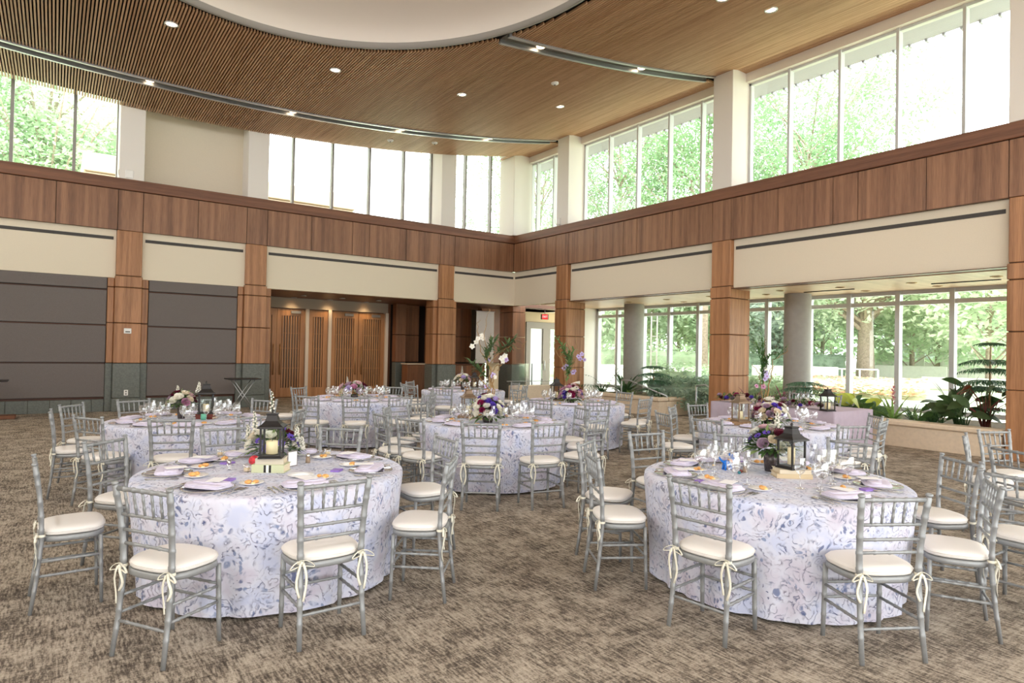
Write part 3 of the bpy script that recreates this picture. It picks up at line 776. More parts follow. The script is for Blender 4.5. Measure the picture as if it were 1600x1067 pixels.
for p,l in (((1240,618),'silver chair standing behind the lavender banquet table, left of the lantern'),((1291,622),'silver chair standing behind the lavender banquet table, beside the lantern')):
    r_=ray(p[0],600); w=Vector((12.52,12.52*r_.y/r_.x,0))
    chair(w.x,w.y,math.radians(90),l,'silver chairs behind the lavender banquet')
# ---- table things
def lathe_mesh(name,prof,mat,seg=14): return MB().lathe(prof,seg).mesh(name,mat)
G_WINE=lathe_mesh('wine_glass',[(0,.002),(.033,.002),(.034,.005),(.008,.010),(.004,.018),(.0035,.085),(.007,.097),(.027,.115),(.037,.14),(.038,.165),(.032,.215)],m_glass)
G_GOB=lathe_mesh('water_goblet',[(0,.002),(.036,.002),(.037,.005),(.009,.010),(.005,.018),(.0045,.075),(.008,.084),(.034,.103),(.048,.13),(.050,.155),(.040,.20)],m_glass)
G_FLU=lathe_mesh('champagne_flute',[(0,.002),(.031,.002),(.032,.005),(.007,.010),(.0035,.018),(.0035,.095),(.008,.108),(.022,.135),(.027,.17),(.026,.205),(.023,.238)],m_glass)
M_PLATE=lathe_mesh('bread_plate',[(0,.004),(.045,.004),(.048,.0),(.052,.004),(.078,.013),(.080,.015),(.078,.0165),(.05,.008),(0,.007)],m_plate,24)
M_CHG=lathe_mesh('disc',[(0,.003),(.12,.003),(.15,.009),(.155,.011)],m_glass,28)
M_CHR=MB().lathe([(.152,.008),(.158,.012),(.163,.010),(.158,.006)],36).mesh('beaded_rim',m_steel)
def napmesh(sd):
    rg=random.Random(sd); mb=MB()
    def slab(x0,x1,y0,y1,z0,th,wob):
        nx,ny=8,6; top=[]
        px,py=rg.random()*6,rg.random()*6
        rings=[]
        out=sell(1,-1,1,0,32,5,0)
        for k,(s,zz) in enumerate(((.97,0),(1,.3),(1,.7),(.965,1),(.6,1.05),(.25,1.02),(.01,1.0))):
            rings.append([((x0+x1)/2+(x1-x0)/2*p[0]*s,(y0+y1)/2+(y1-y0)/2*p[1]*s,z0+th*zz+(wob*sin(7*p[0]*s+px)*sin(4*p[1]*s+py) if k>1 else 0)) for p in out])
        mb.loft(rings)
    slab(-.145,.145,-.095,.085,.0,.014,.003); slab(-.14,.142,-.09,.06,.013,.010,.003); slab(-.12,.13,-.03,.055,.022,.008,.002)
    return mb.mesh('napkin',m_nap)
NAPS=[napmesh(i) for i in range(4)]
M_CARD=MB().box((-.045,-.07,0),(.045,.07,.002)).mesh('menu_card',m_card)
M_PCARD=MB().box((-.045,-.032,0),(.045,.032,.012)).mesh('purple_card',m_purple)
def knife():
    mb=MB(); mb.tube([(0,-.11,.004),(0,-.02,.005),(0,.0,.004)],[.006,.0055,.004],6,True,.5); mb.box((-.007,0,.002),(.007,.11,.004)); return mb.mesh('table_knife',m_steel)
def fork():
    mb=MB(); mb.tube([(0,-.10,.004),(0,-.01,.006),(0,.03,.004)],[.006,.0035,.003],6,True,.5); mb.box((-.011,.03,.003),(.011,.055,.005))
    for x in (-.010,-.0035,.0035,.010): mb.box((x-.0015,.055,.003),(x+.0015,.10,.006))
    return mb.mesh('table_fork',m_steel)
def spoon():
    mb=MB(); mb.tube([(0,-.10,.004),(0,.03,.005)],[.006,.0035],6,True,.5); mb.blob((0,.06,.006),.02,10,6,(.9,1.6,.25)); return mb.mesh('table_spoon',m_steel)
M_KN,M_FK,M_SP=knife(),fork(),spoon()
def pastrym(sd):
    rg=random.Random(sd); mb=MB(); mb.blob((0,0,.012),.017,9,6,(1.35,1,.75),.12,rg); return mb.mesh('pastry',m_pastry)
PAS=[pastrym(i) for i in range(4)]
M_BUT=MB().bev((-.012,-.009,0),(.012,.009,.012),.003).mesh('butter_pat',m_butter)
rs=random.Random(11)
def tnear(px,py,maxd):
    w=P(px,py,TZ); k=min(T,key=lambda q:(Vector(T[q])-w.xy).length); c=Vector(T[k]); d=w.xy-c
    if d.length>maxd: d=d.normalized()*maxd
    return k,Vector((c.x+d.x,c.y+d.y,TZ))
OB={k:[] for k in T}
ARR={(427,716):.2,(1203,736):.155,(283,654):.14,(546,620):.25,(722,608):.17,(762,660):.20,(885,634):.20,(1192,674):.22}
APOS={}
for (px,py),R in ARR.items():
    k,w=tnear(px,py,.45 if px in (427,1203) else .22); APOS[(px,py)]=w; OB[k].append((w.x,w.y,R*1.15+.02))
LANT={}
for px,py,r in ((424,736,.15),(1236,745,.15),(727,652,.15),(869,626,.15),(1157,664,.15),(742,608,.15),(297,654,.13)):
    k,w=tnear(px,py,.5)
    if px not in (424,1236):
        for (ax,ay,ar) in list(OB[k]):
            d=w.xy-Vector((ax,ay)); lim=ar+r*.75
            if d.length<lim: w=Vector((ax,ay,0))+Vector((d.x,d.y,0)).normalized()*lim; w.z=TZ
    LANT[(px,py)]=w; OB[k].append((w.x,w.y,r+.015))
def clear(k,p,r):
    return all((Vector((x,y))-p.xy).length>R+r for x,y,R in OB[k])
def setting(k,a,glasses,near,nk):
    cx,cy=T[k]; u=Vector((cos(a),sin(a),0)); v=Vector((-sin(a),cos(a),0))
    def at(r,t,z=TZ+.001): return Vector((cx,cy,z))+u*r+v*t
    rz=a-PI/2+PI  # local -y points outward
    rz=a+PI/2
    p=at(.715,0); ck=clock(k,p.x,p.y,'set'); tp=TP[k]
    ch=thing('charger_plate',"beaded clear charger plate, %s setting of %s"%(ck,tp),'plate',p,0,'charger plates on '+tp)
    add(M_CHG,'disc',ch); add(M_CHR,'beaded_rim',ch)
    j=rs.uniform(-.12,.12)
    n=add(NAPS[nk%4],'napkin',None,at(.70,0,TZ+.0125),rz+j); tag(n,"folded lavender napkin, %s setting of %s"%(ck,tp),'napkin','lavender napkins on '+tp)
    if near:
        q=add(M_CARD,'menu_card',None,at(.66,.02,TZ+.0475),rz+j+.3); tag(q,"white menu card on napkin, %s setting of %s"%(ck,tp),'card','menu cards on '+tp)
        for me,off,nm,cat in ((M_FK,.19,'table_fork','fork'),(M_KN,-.182,'table_knife','knife'),(M_SP,-.222,'table_spoon','spoon')):
            f=add(me,nm,None,at(.73,off),a+PI/2+rs.uniform(-.05,.05)); tag(f,"steel %s, %s setting of %s"%(cat,ck,tp),cat,cat+'s on '+tp)
        f=add(M_FK,'table_fork',None,at(.72,.222),a+PI/2+rs.uniform(-.05,.05)); tag(f,"outer steel fork, %s setting of %s"%(ck,tp),'fork','forks on '+tp)
    bpz=at(.515,.175)
    if not clear(k,bpz,.08): bpz=at(.57,.215)
    if clear(k,bpz,.075) and not any((bpz-g).length<.128 for g in GL[k]):
     PL_[k].append(bpz)
     b=add(M_PLATE,'bread_plate',None,bpz); tag(b,"white bread plate, %s setting of %s"%(ck,tp),'plate','bread plates on '+tp)
     for q in range(2):
        aa=rs.random()*6; o=add(PAS[rs.randrange(4)],'pastry',None,bpz+Vector((.026*cos(aa+q*PI),.026*sin(aa+q*PI),.0075)),aa,rs.uniform(.85,1.15))
        tag(o,"golden pastry on plate, %s setting of %s"%(ck,tp),'pastry','pastries on '+tp)
    if near and clear(k,bpz,.075):
        o=add(M_BUT,'butter_pat',None,bpz+Vector((.0,-.045,.009))); tag(o,"pale butter pat, %s setting of %s"%(ck,tp),'butter','butter on '+tp)
        if nk%2==0 and clear(k,at(.47,-.04),.06):
            o=add(M_PCARD,'purple_card',None,at(.47,-.04) if not glasses else at(.62,-.21),rs.random()*3); tag(o,"small purple gift packet, %s setting of %s"%(ck,tp),'card','purple packets on '+tp)
    if glasses:
        for me,r,t,nm,lab in ((G_GOB,.52,-.02,'water_goblet','clear round goblet'),(G_WINE,.40,-.08,'wine_glass','clear wine glass'),(G_FLU,.43,.03,'champagne_flute','clear slim flute')):
            gp=at(r+rs.uniform(-.008,.008),t+rs.uniform(-.008,.008))
            ok=False
            for cand in (gp,at(.46,-.02),at(.52,-.10),at(.555,-.20),at(.50,-.19),at(.55,.02),at(.545,.085),at(.43,.10),at(.35,.0)):
                if clear(k,cand,.04) and all((cand-g).length>.09 for g in GL[k]) and all((cand-g).length>.13 for g in PL_[k]): ok=True; gp=cand; break
            if not ok: continue
            GL[k].append(gp)
            o=add(me,nm,None,gp,rs.random()*6); tag(o,"%s, %s setting of %s"%(lab,ck,tp),'glass',nm.replace('_',' ')+'s on '+tp)
GL={k:[] for k in T}; PL_={k:[] for k in T}
def angs(k,pts):
    return [math.atan2(*( (lambda d:(d.y,d.x))(P(px,py,TZ).xy-Vector(T[k])) )) for px,py in pts]
A1=angs('T1',[(340,759),(470,756),(562,735),(560,715),(479,702),(367,706),(275,719),(247,741)])
A2=angs('T2',[(1150,759),(1278,766),(1357,758),(1348,739),(1046,741),(1038,722),(1069,709)])
A2+= [math.radians(d) for d in (20,62)]
for i,a in enumerate(A1): setting('T1',a,False,True,i)
for i,a in enumerate(A2): setting('T2',a,True,True,i)
for k,off in (('T3',.1),('T4',.3),('T5',.2),('T6',.0),('T7',.15),('T8',.25)):
    for i in range(10): setting(k,off+i*PI/5,True,False,i)
# ---- lanterns, candles, books
def lantern(loc,s,rz,mat,label):
    t=thing('lantern',label,'lantern',loc,rz); w=.074*s; h=.24*s; b=.02*s
    def sq(r,z): return [(x*r,y*r,z) for x,y in ((-1,-1),(1,-1),(1,1),(-1,1))]
    MB().loft([sq(w*1.22,0),sq(w*1.22,b*.5),sq(w*1.05,b),sq(w*1.02,b*1.4)],True,False).obj('base',mat,t)
    for x in (-1,1):
        for y in (-1,1): MB().box((x*w-.007*s,y*w-.007*s,b*1.2),(x*w+.007*s,y*w+.007*s,h)).obj('corner_post',mat,t)
    MB().loft([sq(w*1.05,h-.006),sq(w*1.35,h),sq(w*1.32,h+.012*s),sq(w*.95,h+.03*s),sq(w*.66,h+.055*s),sq(w*.52,h+.09*s),sq(w*.5,h+.1*s),sq(w*.58,h+.106*s),sq(w*.58,h+.114*s),sq(.01,h+.116*s)],True,False).obj('roof',mat,t)
    MB().lathe([(.012*s,h+.114*s),(.007*s,h+.122*s),(.013*s,h+.132*s),(.007*s,h+.142*s),(0,h+.148*s)],10).obj('finial',mat,t)
    for i in range(4):
        g=MB().box((-w+.004,-.001,b*1.3),(w-.004,.001,h-.004)).obj('pane',m_pane,t); a=i*PI/2; g.rotation_euler=(0,0,a); g.location=(w*sin(a),-w*cos(a),0)
    return t
def candle(loc,r,h,label,grp='candles'):
    t=thing('candle',label,'candle',loc,0,grp); MB().lathe([(0,0),(r,0),(r,h*.96),(r*.93,h),(r*.5,h-.006),(0,h-.008)],16).obj('wax',m_candle,t); MB().tube([(0,0,h-.01),(.001,0,h+.008)],.0015,5).obj('wick',m_wick,t); return t
def book(c,w,d,h,rz,mat,label,band=False):
    t=thing('book',label,'book',c,rz,'stacked books')
    cv=MB(); cv.box((-w/2,-d/2,0),(w/2,d/2,.004)); cv.box((-w/2,-d/2,h-.004),(w/2,d/2,h)); cv.box((-w/2,-d/2,.004),(-w/2+.004,d/2,h-.004)) if False else cv.box((-w/2,-d/2,.004),(w/2,-d/2+.004,h-.004)); cv.obj('cover',mat,t)
    MB().box((-w/2+.006,-d/2+.004,.004),(w/2-.006,d/2-.006,h-.004)).obj('page_block',m_page,t)
    if band:
        for x,m in ((-.028,m_lant),(-.009,m_card),(.010,m_lant)): MB().box((x,-d/2-.001,.002),(x+.016,-d/2+.001,h-.002)).obj('spine_stripe',m,t)
    return t
m_page=simple('book_pages',(226,210,180),.8,noise=.08,scale=120)
m_bgreen=simple('book_pale_green',(202,206,168),.7); m_bgrey=simple('book_grey_beige',(206,196,178),.7); m_btan=simple('book_tan',(206,186,150),.75); m_btan2=simple('book_oatmeal',(216,202,176),.75); m_bred=simple('book_dark_red',(120,58,48),.7); m_woodblk=simple('wood_block',(150,118,84),.7,noise=.15,scale=30)
CAMZ=-YAW
c1=P(424,736,TZ)
book((c1.x,c1.y,TZ+.001),.235,.155,.058,CAMZ,m_bgreen,'thick pale green book with dark spine stripe, bottom of the front left stack',True)
book((c1.x+.005,c1.y+.01,TZ+.0595),.20,.145,.042,CAMZ+.12,m_bgrey,'grey-beige book directly under the black lantern, front left table')
lantern((c1.x,c1.y,TZ+.102),.92,CAMZ+.18,m_lant,'black lantern with flared roof standing on the green books')
candle((c1.x,c1.y,TZ+.130),.042,.095,'pale pillar candle inside the black lantern on the green books')
c2=P(1236,745,TZ)
book((c2.x,c2.y,TZ+.001),.26,.17,.035,CAMZ-.1,m_btan,'tan weathered book, bottom of the stack under the front right lantern')
book((c2.x,c2.y,TZ+.0365),.235,.165,.03,CAMZ-.02,m_btan2,'oatmeal book directly under the front right lantern')
lantern((c2.x,c2.y,TZ+.067),.9,CAMZ+.45,m_lant,'dark lantern standing on tan books beside the blue toy')
candle((c2.x,c2.y,TZ+.097),.028,.13,'slim pale candle inside the lantern on the tan books')
def block_lantern(k,px,py,s,mat,lab,wood=True,clab='',h=.03):
    c=LANT[(px,py)]
    if wood:
        b=thing('wood_block','flat wood slab under the lantern on '+TP[k],'wood slab',(c.x,c.y,TZ+.001),CAMZ); MB().bev((-.14,-.09,0),(.14,.09,h),.006).obj('slab',m_woodblk,b)
    z=TZ+.001+(h+.0005 if wood else 0)
    lantern((c.x,c.y,z),s,CAMZ+.3,mat,lab); candle((c.x,c.y,z+.029*s),.034,.10,clab)
block_lantern('T4',727,652,1.0,m_lantb,'bronze lantern left of the orchid branches on the middle table',True,'candle in the bronze lantern on the middle table')
block_lantern('T7',869,626,1.05,m_lant,'dark lantern left of the pink flowers on the table beside the shorter planter',True,'candle in the dark lantern on the table beside the shorter planter')
block_lantern('T8',1157,664,1.0,m_lantb,'bronze lantern left of the tall branches beside the lavender banquet',True,'lit candle in the bronze lantern beside the lavender banquet',.05)
block_lantern('T6',742,608,1.0,m_lant,'dark lantern on the farthest table, near the counter',True,'candle in the lantern on the farthest table')
c3=LANT[(297,654)]
for i,(w,d,m,l) in enumerate(((.24,.16,m_bred,'dark red book, lower one under the lantern by the grey panels'),(.2,.14,m_bred,'dark red book, upper one under the lantern by the grey panels'))): book((c3.x,c3.y,TZ+.001+i*.0305),w,d,.03,CAMZ+.2*i,m,l)
lantern((c3.x,c3.y,TZ+.0625),1.05,CAMZ+.5,m_lant,'dark lantern with dark red flowers on the table by the grey panels'); candle((c3.x,c3.y,TZ+.092),.034,.09,'candle in the lantern on the table by the grey panels')
# small things on the two front tables
def shaker(px,py,lab,top):
    c=P(px,py,TZ); t=thing('shaker',lab,'shaker',(c.x,c.y,TZ+.001),0,'salt and pepper shakers'); MB().lathe([(0,0),(.019,0),(.019,.01),(.015,.05),(0,.05)],8).obj('glass_body',m_glass if not top else simple('pepper_glass',(150,128,104),.3),t); MB().lathe([(.0155,.05),(.016,.062),(.010,.072),(0,.073)],12).obj('cap',m_steel,t)
shaker(357.7,734,'glass salt shaker left of the green books',0); shaker(481,723,'brown pepper shaker right of the black lantern',1); shaker(1164,738,'brown pepper shaker left of the big goblets, front right table',1); shaker(1150,735,'small glass salt shaker beside the blue toy',0)
def votive(px,py,lab):
    c=P(px,py,TZ); t=thing('votive_holder',lab,'candle holder',(c.x,c.y,TZ+.001),0,'glass votives'); MB().lathe([(0,.002),(.024,.002),(.028,.03),(.029,.055),(.027,.055)],14).obj('cup',m_glass,t); MB().lathe([(0,.004),(.022,.004),(.022,.026),(0,.026)],12).obj('wax',m_candle,t)
votive(385.6,737,'clear glass votive left of the green books'); votive(344,712,'clear glass votive behind the salt shaker, front left table'); votive(512,711,'clear glass votive at the far right of the front left table')
for px,py,l in ((735,655,'votive left of the flowers on the middle table'),(752,657,'votive before the flowers on the middle table'),(908,634,'votive right of the pink flowers beside the shorter planter'),(868,633,'votive before the dark lantern beside the shorter planter'),(1172,668,'votive right of the bronze lantern beside the lavender banquet')): votive(px,py,'small ivory '+l)
m_red=simple('red_knit',(214,60,70),.7,noise=.5,scale=38)
c=P(397,728,TZ); t=thing('red_ball','small red patterned ball beside the green books','ornament',(c.x,c.y,TZ+.001)); MB().blob((0,0,.04),.04,18,12).obj('ball',m_red,t); MB().lathe([(.018,-.0),(.02,.004),(.012,.008)],10).obj('foot',m_cush,t)
m_blue=simple('toy_blue',(34,120,214),.5); m_orange=simple('toy_orange',(240,150,60),.5)
c=P(1136,734,TZ); t=thing('toy','small bright blue toy animal on the front right table','toy',(c.x,c.y,TZ+.001),CAMZ+.3)
mb=MB(); mb.blob((0,0,.055),.03,12,8,(1.35,.8,.8)); mb.blob((.045,0,.085),.022,12,8,(1.2,.9,.95)); mb.tube([(-.03,0,.06),(-.06,0,.08),(-.075,0,.105)],[.012,.008,.005],7)
mb.obj('body',m_blue,t)
for x,y in ((.022,.014),(.022,-.014),(-.022,.014),(-.022,-.014)): MB().tube([(x,y,.05),(x*1.3,y*1.2,.0)],[.011,.008],7).obj('leg',m_blue,t)
for y in (-.012,.012): MB().leaf((.04,y,.10),(-.3,y*20,1),(0,1,0),.035,.02).obj('ear',m_blue,t)
MB().tube([(.025,0,.06),(.03,0,.085)],[.022,.02],8).obj('collar',m_orange,t)
c=P(456,729,TZ); t=thing('number_frame','small leaning silver card frame right of the black lantern','frame',(c.x,c.y,TZ+.001),CAMZ+1.1); MB().box((-.05,-.006,0),(.05,.0,.12)).obj('frame',m_steel,t); MB().box((-.042,-.0065,.008),(.042,-.006,.112)).obj('card',m_card,t); MB().box((-.012,0,0),(.012,.06,.006)).obj('foot',m_lant,t)
c=P(470,745,TZ); o=add(M_PLATE,'bread_plate',None,(c.x,c.y,TZ+.001),0,1.12); tag(o,'empty white plate right of the green books','plate')
c=P(318,656,TZ); t=thing('teal_cup','teal ribbed cup right of the lantern by the grey panels','cup',(c.x,c.y,TZ+.001)); MB().lathe([(0,0),(.03,0),(.036,.03),(.032,.07),(.029,.07),(.03,.01),(0,.008)],14).obj('body',simple('teal_glaze',(110,190,160),.35),t)
for i,(px,py,l) in enumerate(((1146,738,'white small seashell bead beside the blue toy'),(1155,741,'teal small bead beside the blue toy'),(1158,739,'brown small bead beside the shaker'))):
    c=P(px,py,TZ); o=MB().blob((0,0,.013),.013,10,6).obj('bead',[m_card,simple('bead_teal',(40,120,130),.4),m_bred][i]); o.location=(c.x,c.y,TZ+.001); tag(o,l,'bead','beads beside the blue toy')
# ---- banquet head table
m_lav=simple('lavender_cloth',(186,172,185),.85,spec=.15,noise=.04,scale=10)
hx0,hx1,hy0,hy1=10.72,12.05,5.62,8.12
def drape():
    mb=MB(); rg=random.Random(4); 
    def ring(z,q):
        out=[]; n=40
        per=[]
        for i in range(n): per.append((hx0+(hx1-hx0)*i/n,hy0,0,-1))
        for i in range(n*2): per.append((hx1,hy0+(hy1-hy0)*i/(2*n),1,0))
        for i in range(n): per.append((hx1-(hx1-hx0)*i/n,hy1,0,1))
        for i in range(n*2): per.append((hx0,hy1-(hy1-hy0)*i/(2*n),-1,0))
        for j,(x,y,nx,ny) in enumerate(per):
            w=(sin(j*1.1)+.6*sin(j*.47+2))*.012*q
            out.append((x+nx*w,y+ny*w,z))
        return out
    r0=ring(.76,0); cx,cy=(hx0+hx1)/2,(hy0+hy1)/2
    mb.loft([[(cx+(x-cx)*.001,cy+(y-cy)*.001,.76) for x,y,z in r0],[(cx+(x-cx)*.985,cy+(y-cy)*.99,.76) for x,y,z in r0],[(x,y,.752) for x,y,z in r0],ring(.6,.3),ring(.35,.8),ring(.02,1.2)])
    return mb
tag(drape().obj('banquet_cloth',m_lav),'long lavender cloth over the straight banquet table by the plants','tablecloth')
for p,l in (((1246,638),'first'),((1254,638),'second'),((1262,639),'third'),((1270,640),'fourth')):
    r_=ray(p[0],600); o=add(G_WINE,'wine_glass',None,(11.5,11.5*r_.y/r_.x,.762)); tag(o,l+' stemmed glass from the left on the lavender banquet table','glass','glasses on the lavender banquet')
c=P(1293,642,.762); lantern((c.x,c.y,.763),1.05,CAMZ+.3,m_lant,'dark lantern on the lavender banquet table'); candle((c.x,c.y,.795),.045,.11,'glowing ivory candle in the lantern on the lavender banquet')
# ---- folding tray stands
def tray(x,y,rz,lab):
    t=thing('tray_stand',lab,'tray stand',(x,y,0),rz)
    MB().bev((-.40,-.28,.80),(.40,.28,.83),.01).obj('tray_top',m_lant,t)
    for s in (-1,1):
        for q in (-1,1): MB().tube([(q*.26,s*.2,.0),(-q*.26,s*.2,.80)],.012,8).obj('leg',m_alum,t)
    for q in (-1,1): MB().tube([(q*.26,-.2,.012),(q*.26,.2,.012)],.012,8).obj('foot_bar',m_alum,t)
tray(4.0,17.55,0,'dark folding tray stand with crossed chrome legs by the wall'); tray(-1.18,17.65,0,'dark folding tray stand cut off by the left edge')
o=tag(MB().bev((-1.5,17.42,.0),(-.64,17.85,.07),.01).obj('low_board',simple('low_board_wood',(120,78,54),.7)),'low reddish brown board on the carpet at the left edge','board')
# --END-P3--
# ------------------------------------------------------------------ flowers
FC={'white':(244,240,228),'cream':(240,228,204),'blush':(220,184,190),'pink':(206,150,180),'burgundy':(96,22,44),'magenta':(150,34,84),'purple':(106,78,186),'lavender':(196,178,222),'mauve':(178,150,170)}
m_fl={k:leafmat('petal_'+k,v,.12,.25,30,.6) for k,v in FC.items()}
m_lf=leafmat('leaf_green',(74,104,56),.3,.3,30); m_lf2=leafmat('leaf_olive',(112,128,88),.25,.3,30); m_lf3=leafmat('leaf_light',(146,168,104),.2,.35,30)
m_stem=simple('willow_stem',(150,118,74),.7); m_vase=simple('vase_mercury',(90,80,78),.25,metal=.4,noise=.4,scale=60); m_dk=simple('flower_centre',(30,22,34),.8)
def rose(rg):
    mb=MB(); seg=14
    for k,(R,h,pet,op) in enumerate(((1.0,.55,5,.9),(.78,.75,5,.6),(.55,.85,4,.35),(.3,.9,3,.15))):
        ph=rg.random()*6; rings=[]
        for i,(f,z) in enumerate(((.15,-.35),(.75,-.1),(1.0,.3),(1.0+.12*op,h*.72+.05))):
            ring=[]
            for j in range(seg):
                a=2*PI*j/seg; w=1+.14*abs(sin(pet*a/2+ph))*(i/3); ring.append((R*f*w*cos(a),R*f*w*sin(a),z*.8+.08*sin(pet*a/2+ph)*(i==3)))
            rings.append(ring)
        mb.loft(rings)
    return mb
def flat(rg,n=6,cup=.25):
    mb=MB()
    for i in range(n):
        a=2*PI*i/n+rg.random()*.2; d=Vector((cos(a),sin(a),cup)); mb.leaf((0,0,0),d,(0,0,1),1.0,.85,.1,3)
    return mb
RM={}
_rg=random.Random(5)
def flower_mesh(kind,col):
    key=(kind,col)
    if key not in RM:
        mb=rose(_rg) if kind=='rose' else (flat(_rg,7,.35) if kind=='anemone' else flat(_rg,5,.15))
        if kind!='rose':
            mb.m=1; mb.blob((0,0,.12),.2,8,5)
        RM[key]=mb.mesh(kind,[m_fl[col],m_dk if kind=='anemone' else m_fl['magenta' if col!='white' else 'cream']])
    return RM[key]
def orient(o,n):
    o.rotation_mode='QUATERNION'; o.rotation_quaternion=Vector((0,0,1)).rotation_difference(Vector(n).normalized())
def dome_flowers(t,base,R,H,cols,rg,size=.042):
    n=len(cols)
    for i,cn in enumerate(cols):
        kind='rose'
        if ':' in cn: kind,cn=cn.split(':')
        f=(i+.5)/n; el=math.asin(1-f*.95); az=i*2.39996+rg.random()*.3
        d=Vector((cos(el)*cos(az),cos(el)*sin(az),sin(el))); p=base+Vector((d.x*R,d.y*R,d.z*H+.01))*rg.uniform(.9,1.08)
        o=add(flower_mesh(kind,cn),{'rose':'rose','anemone':'anemone','orchid':'orchid'}[kind],t,p,0,size*rg.uniform(.75,1.2)); orient(o,d+Vector((0,0,.35)))
def foliage(t,base,R,H,n,rg,mat,L=(.05,.1),W=.03,name='foliage'):
    mb=MB()
    for i in range(n):
        az=rg.random()*2*PI; el=rg.uniform(-.35,1.3); d=Vector((cos(el)*cos(az),cos(el)*sin(az),sin(el)*.8))
        p=base+Vector((d.x*R,d.y*R,max(-.03,d.z*H)))*rg.uniform(.5,.92); l=rg.uniform(*L)
        mb.leaf(p,d+Vector((rg.uniform(-.5,.5),rg.uniform(-.5,.5),rg.uniform(-.1,.4))),(rg.uniform(-.4,.4),rg.uniform(-.4,.4),1),l,W*rg.uniform(.7,1.2),.3)
    return mb.obj(name,mat,t)
def arrangement(name,label,px,py,R,H,cols,seed,vase='low',spikes=(),zt=None,size=.042,nl=150):
    rg=random.Random(seed); zt=TZ if zt is None else zt
    c=APOS[(px,py)]; t=thing(name,label,'flowers',(c.x,c.y,zt+.001))
    vh={'low':.07,'tall':.17,'none':.03}[vase]; vr=.05 if vase!='low' else .07
    MB().lathe([(0,0),(vr*.8,0),(vr,vh*.5),(vr*.95,vh),(vr*.85,vh),(vr*.85,vh*.6),(0,vh*.6)],18).obj('vase',m_vase,t)
    b=Vector((0,0,vh+.02))
    foliage(t,b,R*1.05,H*1.0,nl,rg,m_lf); foliage(t,b,R*1.2,H*1.1,nl//3,rg,m_lf3,(.05,.12),.022)
    dome_flowers(t,b,R,H,cols,rg,size)
    for (dx,dz,h,mat) in spikes:
        mb=MB(); e=Vector((dx*cos(YAW),-dx*sin(YAW),dz))
        d=Vector((e.x*.5,e.y*.5,1)).normalized(); q=b+e
        for i in range(26):
            f=i/26; a=i*2.4; rr=.026*(1-f*.75); mb.blob(q+d*(h*f)+Vector((cos(a)*rr,sin(a)*rr,0)),.014*(1-f*.6),6,4)
        mb.obj('snapdragon',mat,t); MB().tube([b,q,q+d*h*.95],.003,5).obj('stem',m_lf,t)
    return t,c
W_,C_,B_,K_,U_,M_,P_,L_,V_='white','cream','blush','pink','burgundy','magenta','purple','lavender','mauve'
arrangement('flower_arrangement','white snapdragons and purple blooms behind the black lantern, front left table',427,716,.20,.17,['anemone:purple',W_,'anemone:purple','anemone:purple',W_,U_,'anemone:purple',W_,'anemone:purple',C_,'anemone:purple',W_,'anemone:purple',L_,W_,'anemone:purple',B_,W_,'anemone:purple',W_,'anemone:purple'],1,'low',((-.15,.10,.20,m_fl['white']),(-.20,.04,.15,m_fl['white']),(-.02,.17,.30,m_fl['white']),(.18,.06,.12,m_fl['white']),(.22,.0,.1,m_fl['white'])))
arrangement('flower_arrangement','purple, burgundy and cream blooms in a dark vase left of the front right lantern',1203,736,.155,.15,[W_,B_,U_,C_,'anemone:purple',V_,W_,U_,B_,'anemone:purple',W_,V_,C_,B_,'anemone:purple',W_,U_,V_,B_,'anemone:purple',C_],2,'tall',((.05,.12,.17,m_fl['white']),(.14,.05,.10,m_fl['white'])),nl=220)
arrangement('flower_arrangement','cream and dark red blooms left of the lantern by the grey panels',283,654,.14,.13,[W_,U_,C_,W_,U_,B_,'anemone:purple',W_,U_,V_,C_,'anemone:purple',W_,U_,B_,K_],3,'tall',((-.05,.08,.14,m_fl['white']),(.20,.14,.13,m_fl['white'])))
arrangement('flower_arrangement','white and mauve blooms in a low bowl on the table before the slatted doors',546,620,.25,.2,[W_,V_,B_,W_,V_,U_,W_,K_,C_,B_,V_,W_,L_,W_,B_,V_,W_,C_],4,'low',((-.12,.10,.20,m_fl['white']),(.12,.08,.12,m_fl['white'])),size=.055)
arrangement('flower_arrangement','white, green and purple blooms on the farthest table',722,608,.17,.16,[W_,L_,W_,'anemone:purple',C_,V_,W_,L_,'anemone:purple',W_,B_,W_,C_,'anemone:purple'],5,'tall',((-.02,.12,.24,m_fl['white']),(.1,.06,.12,m_fl['white'])),size=.05)
m_ol=leafmat('olive_branch_leaf',(92,116,74),.3,.3,20); m_wl=leafmat('willow_leaf',(120,150,92),.25,.3,20)
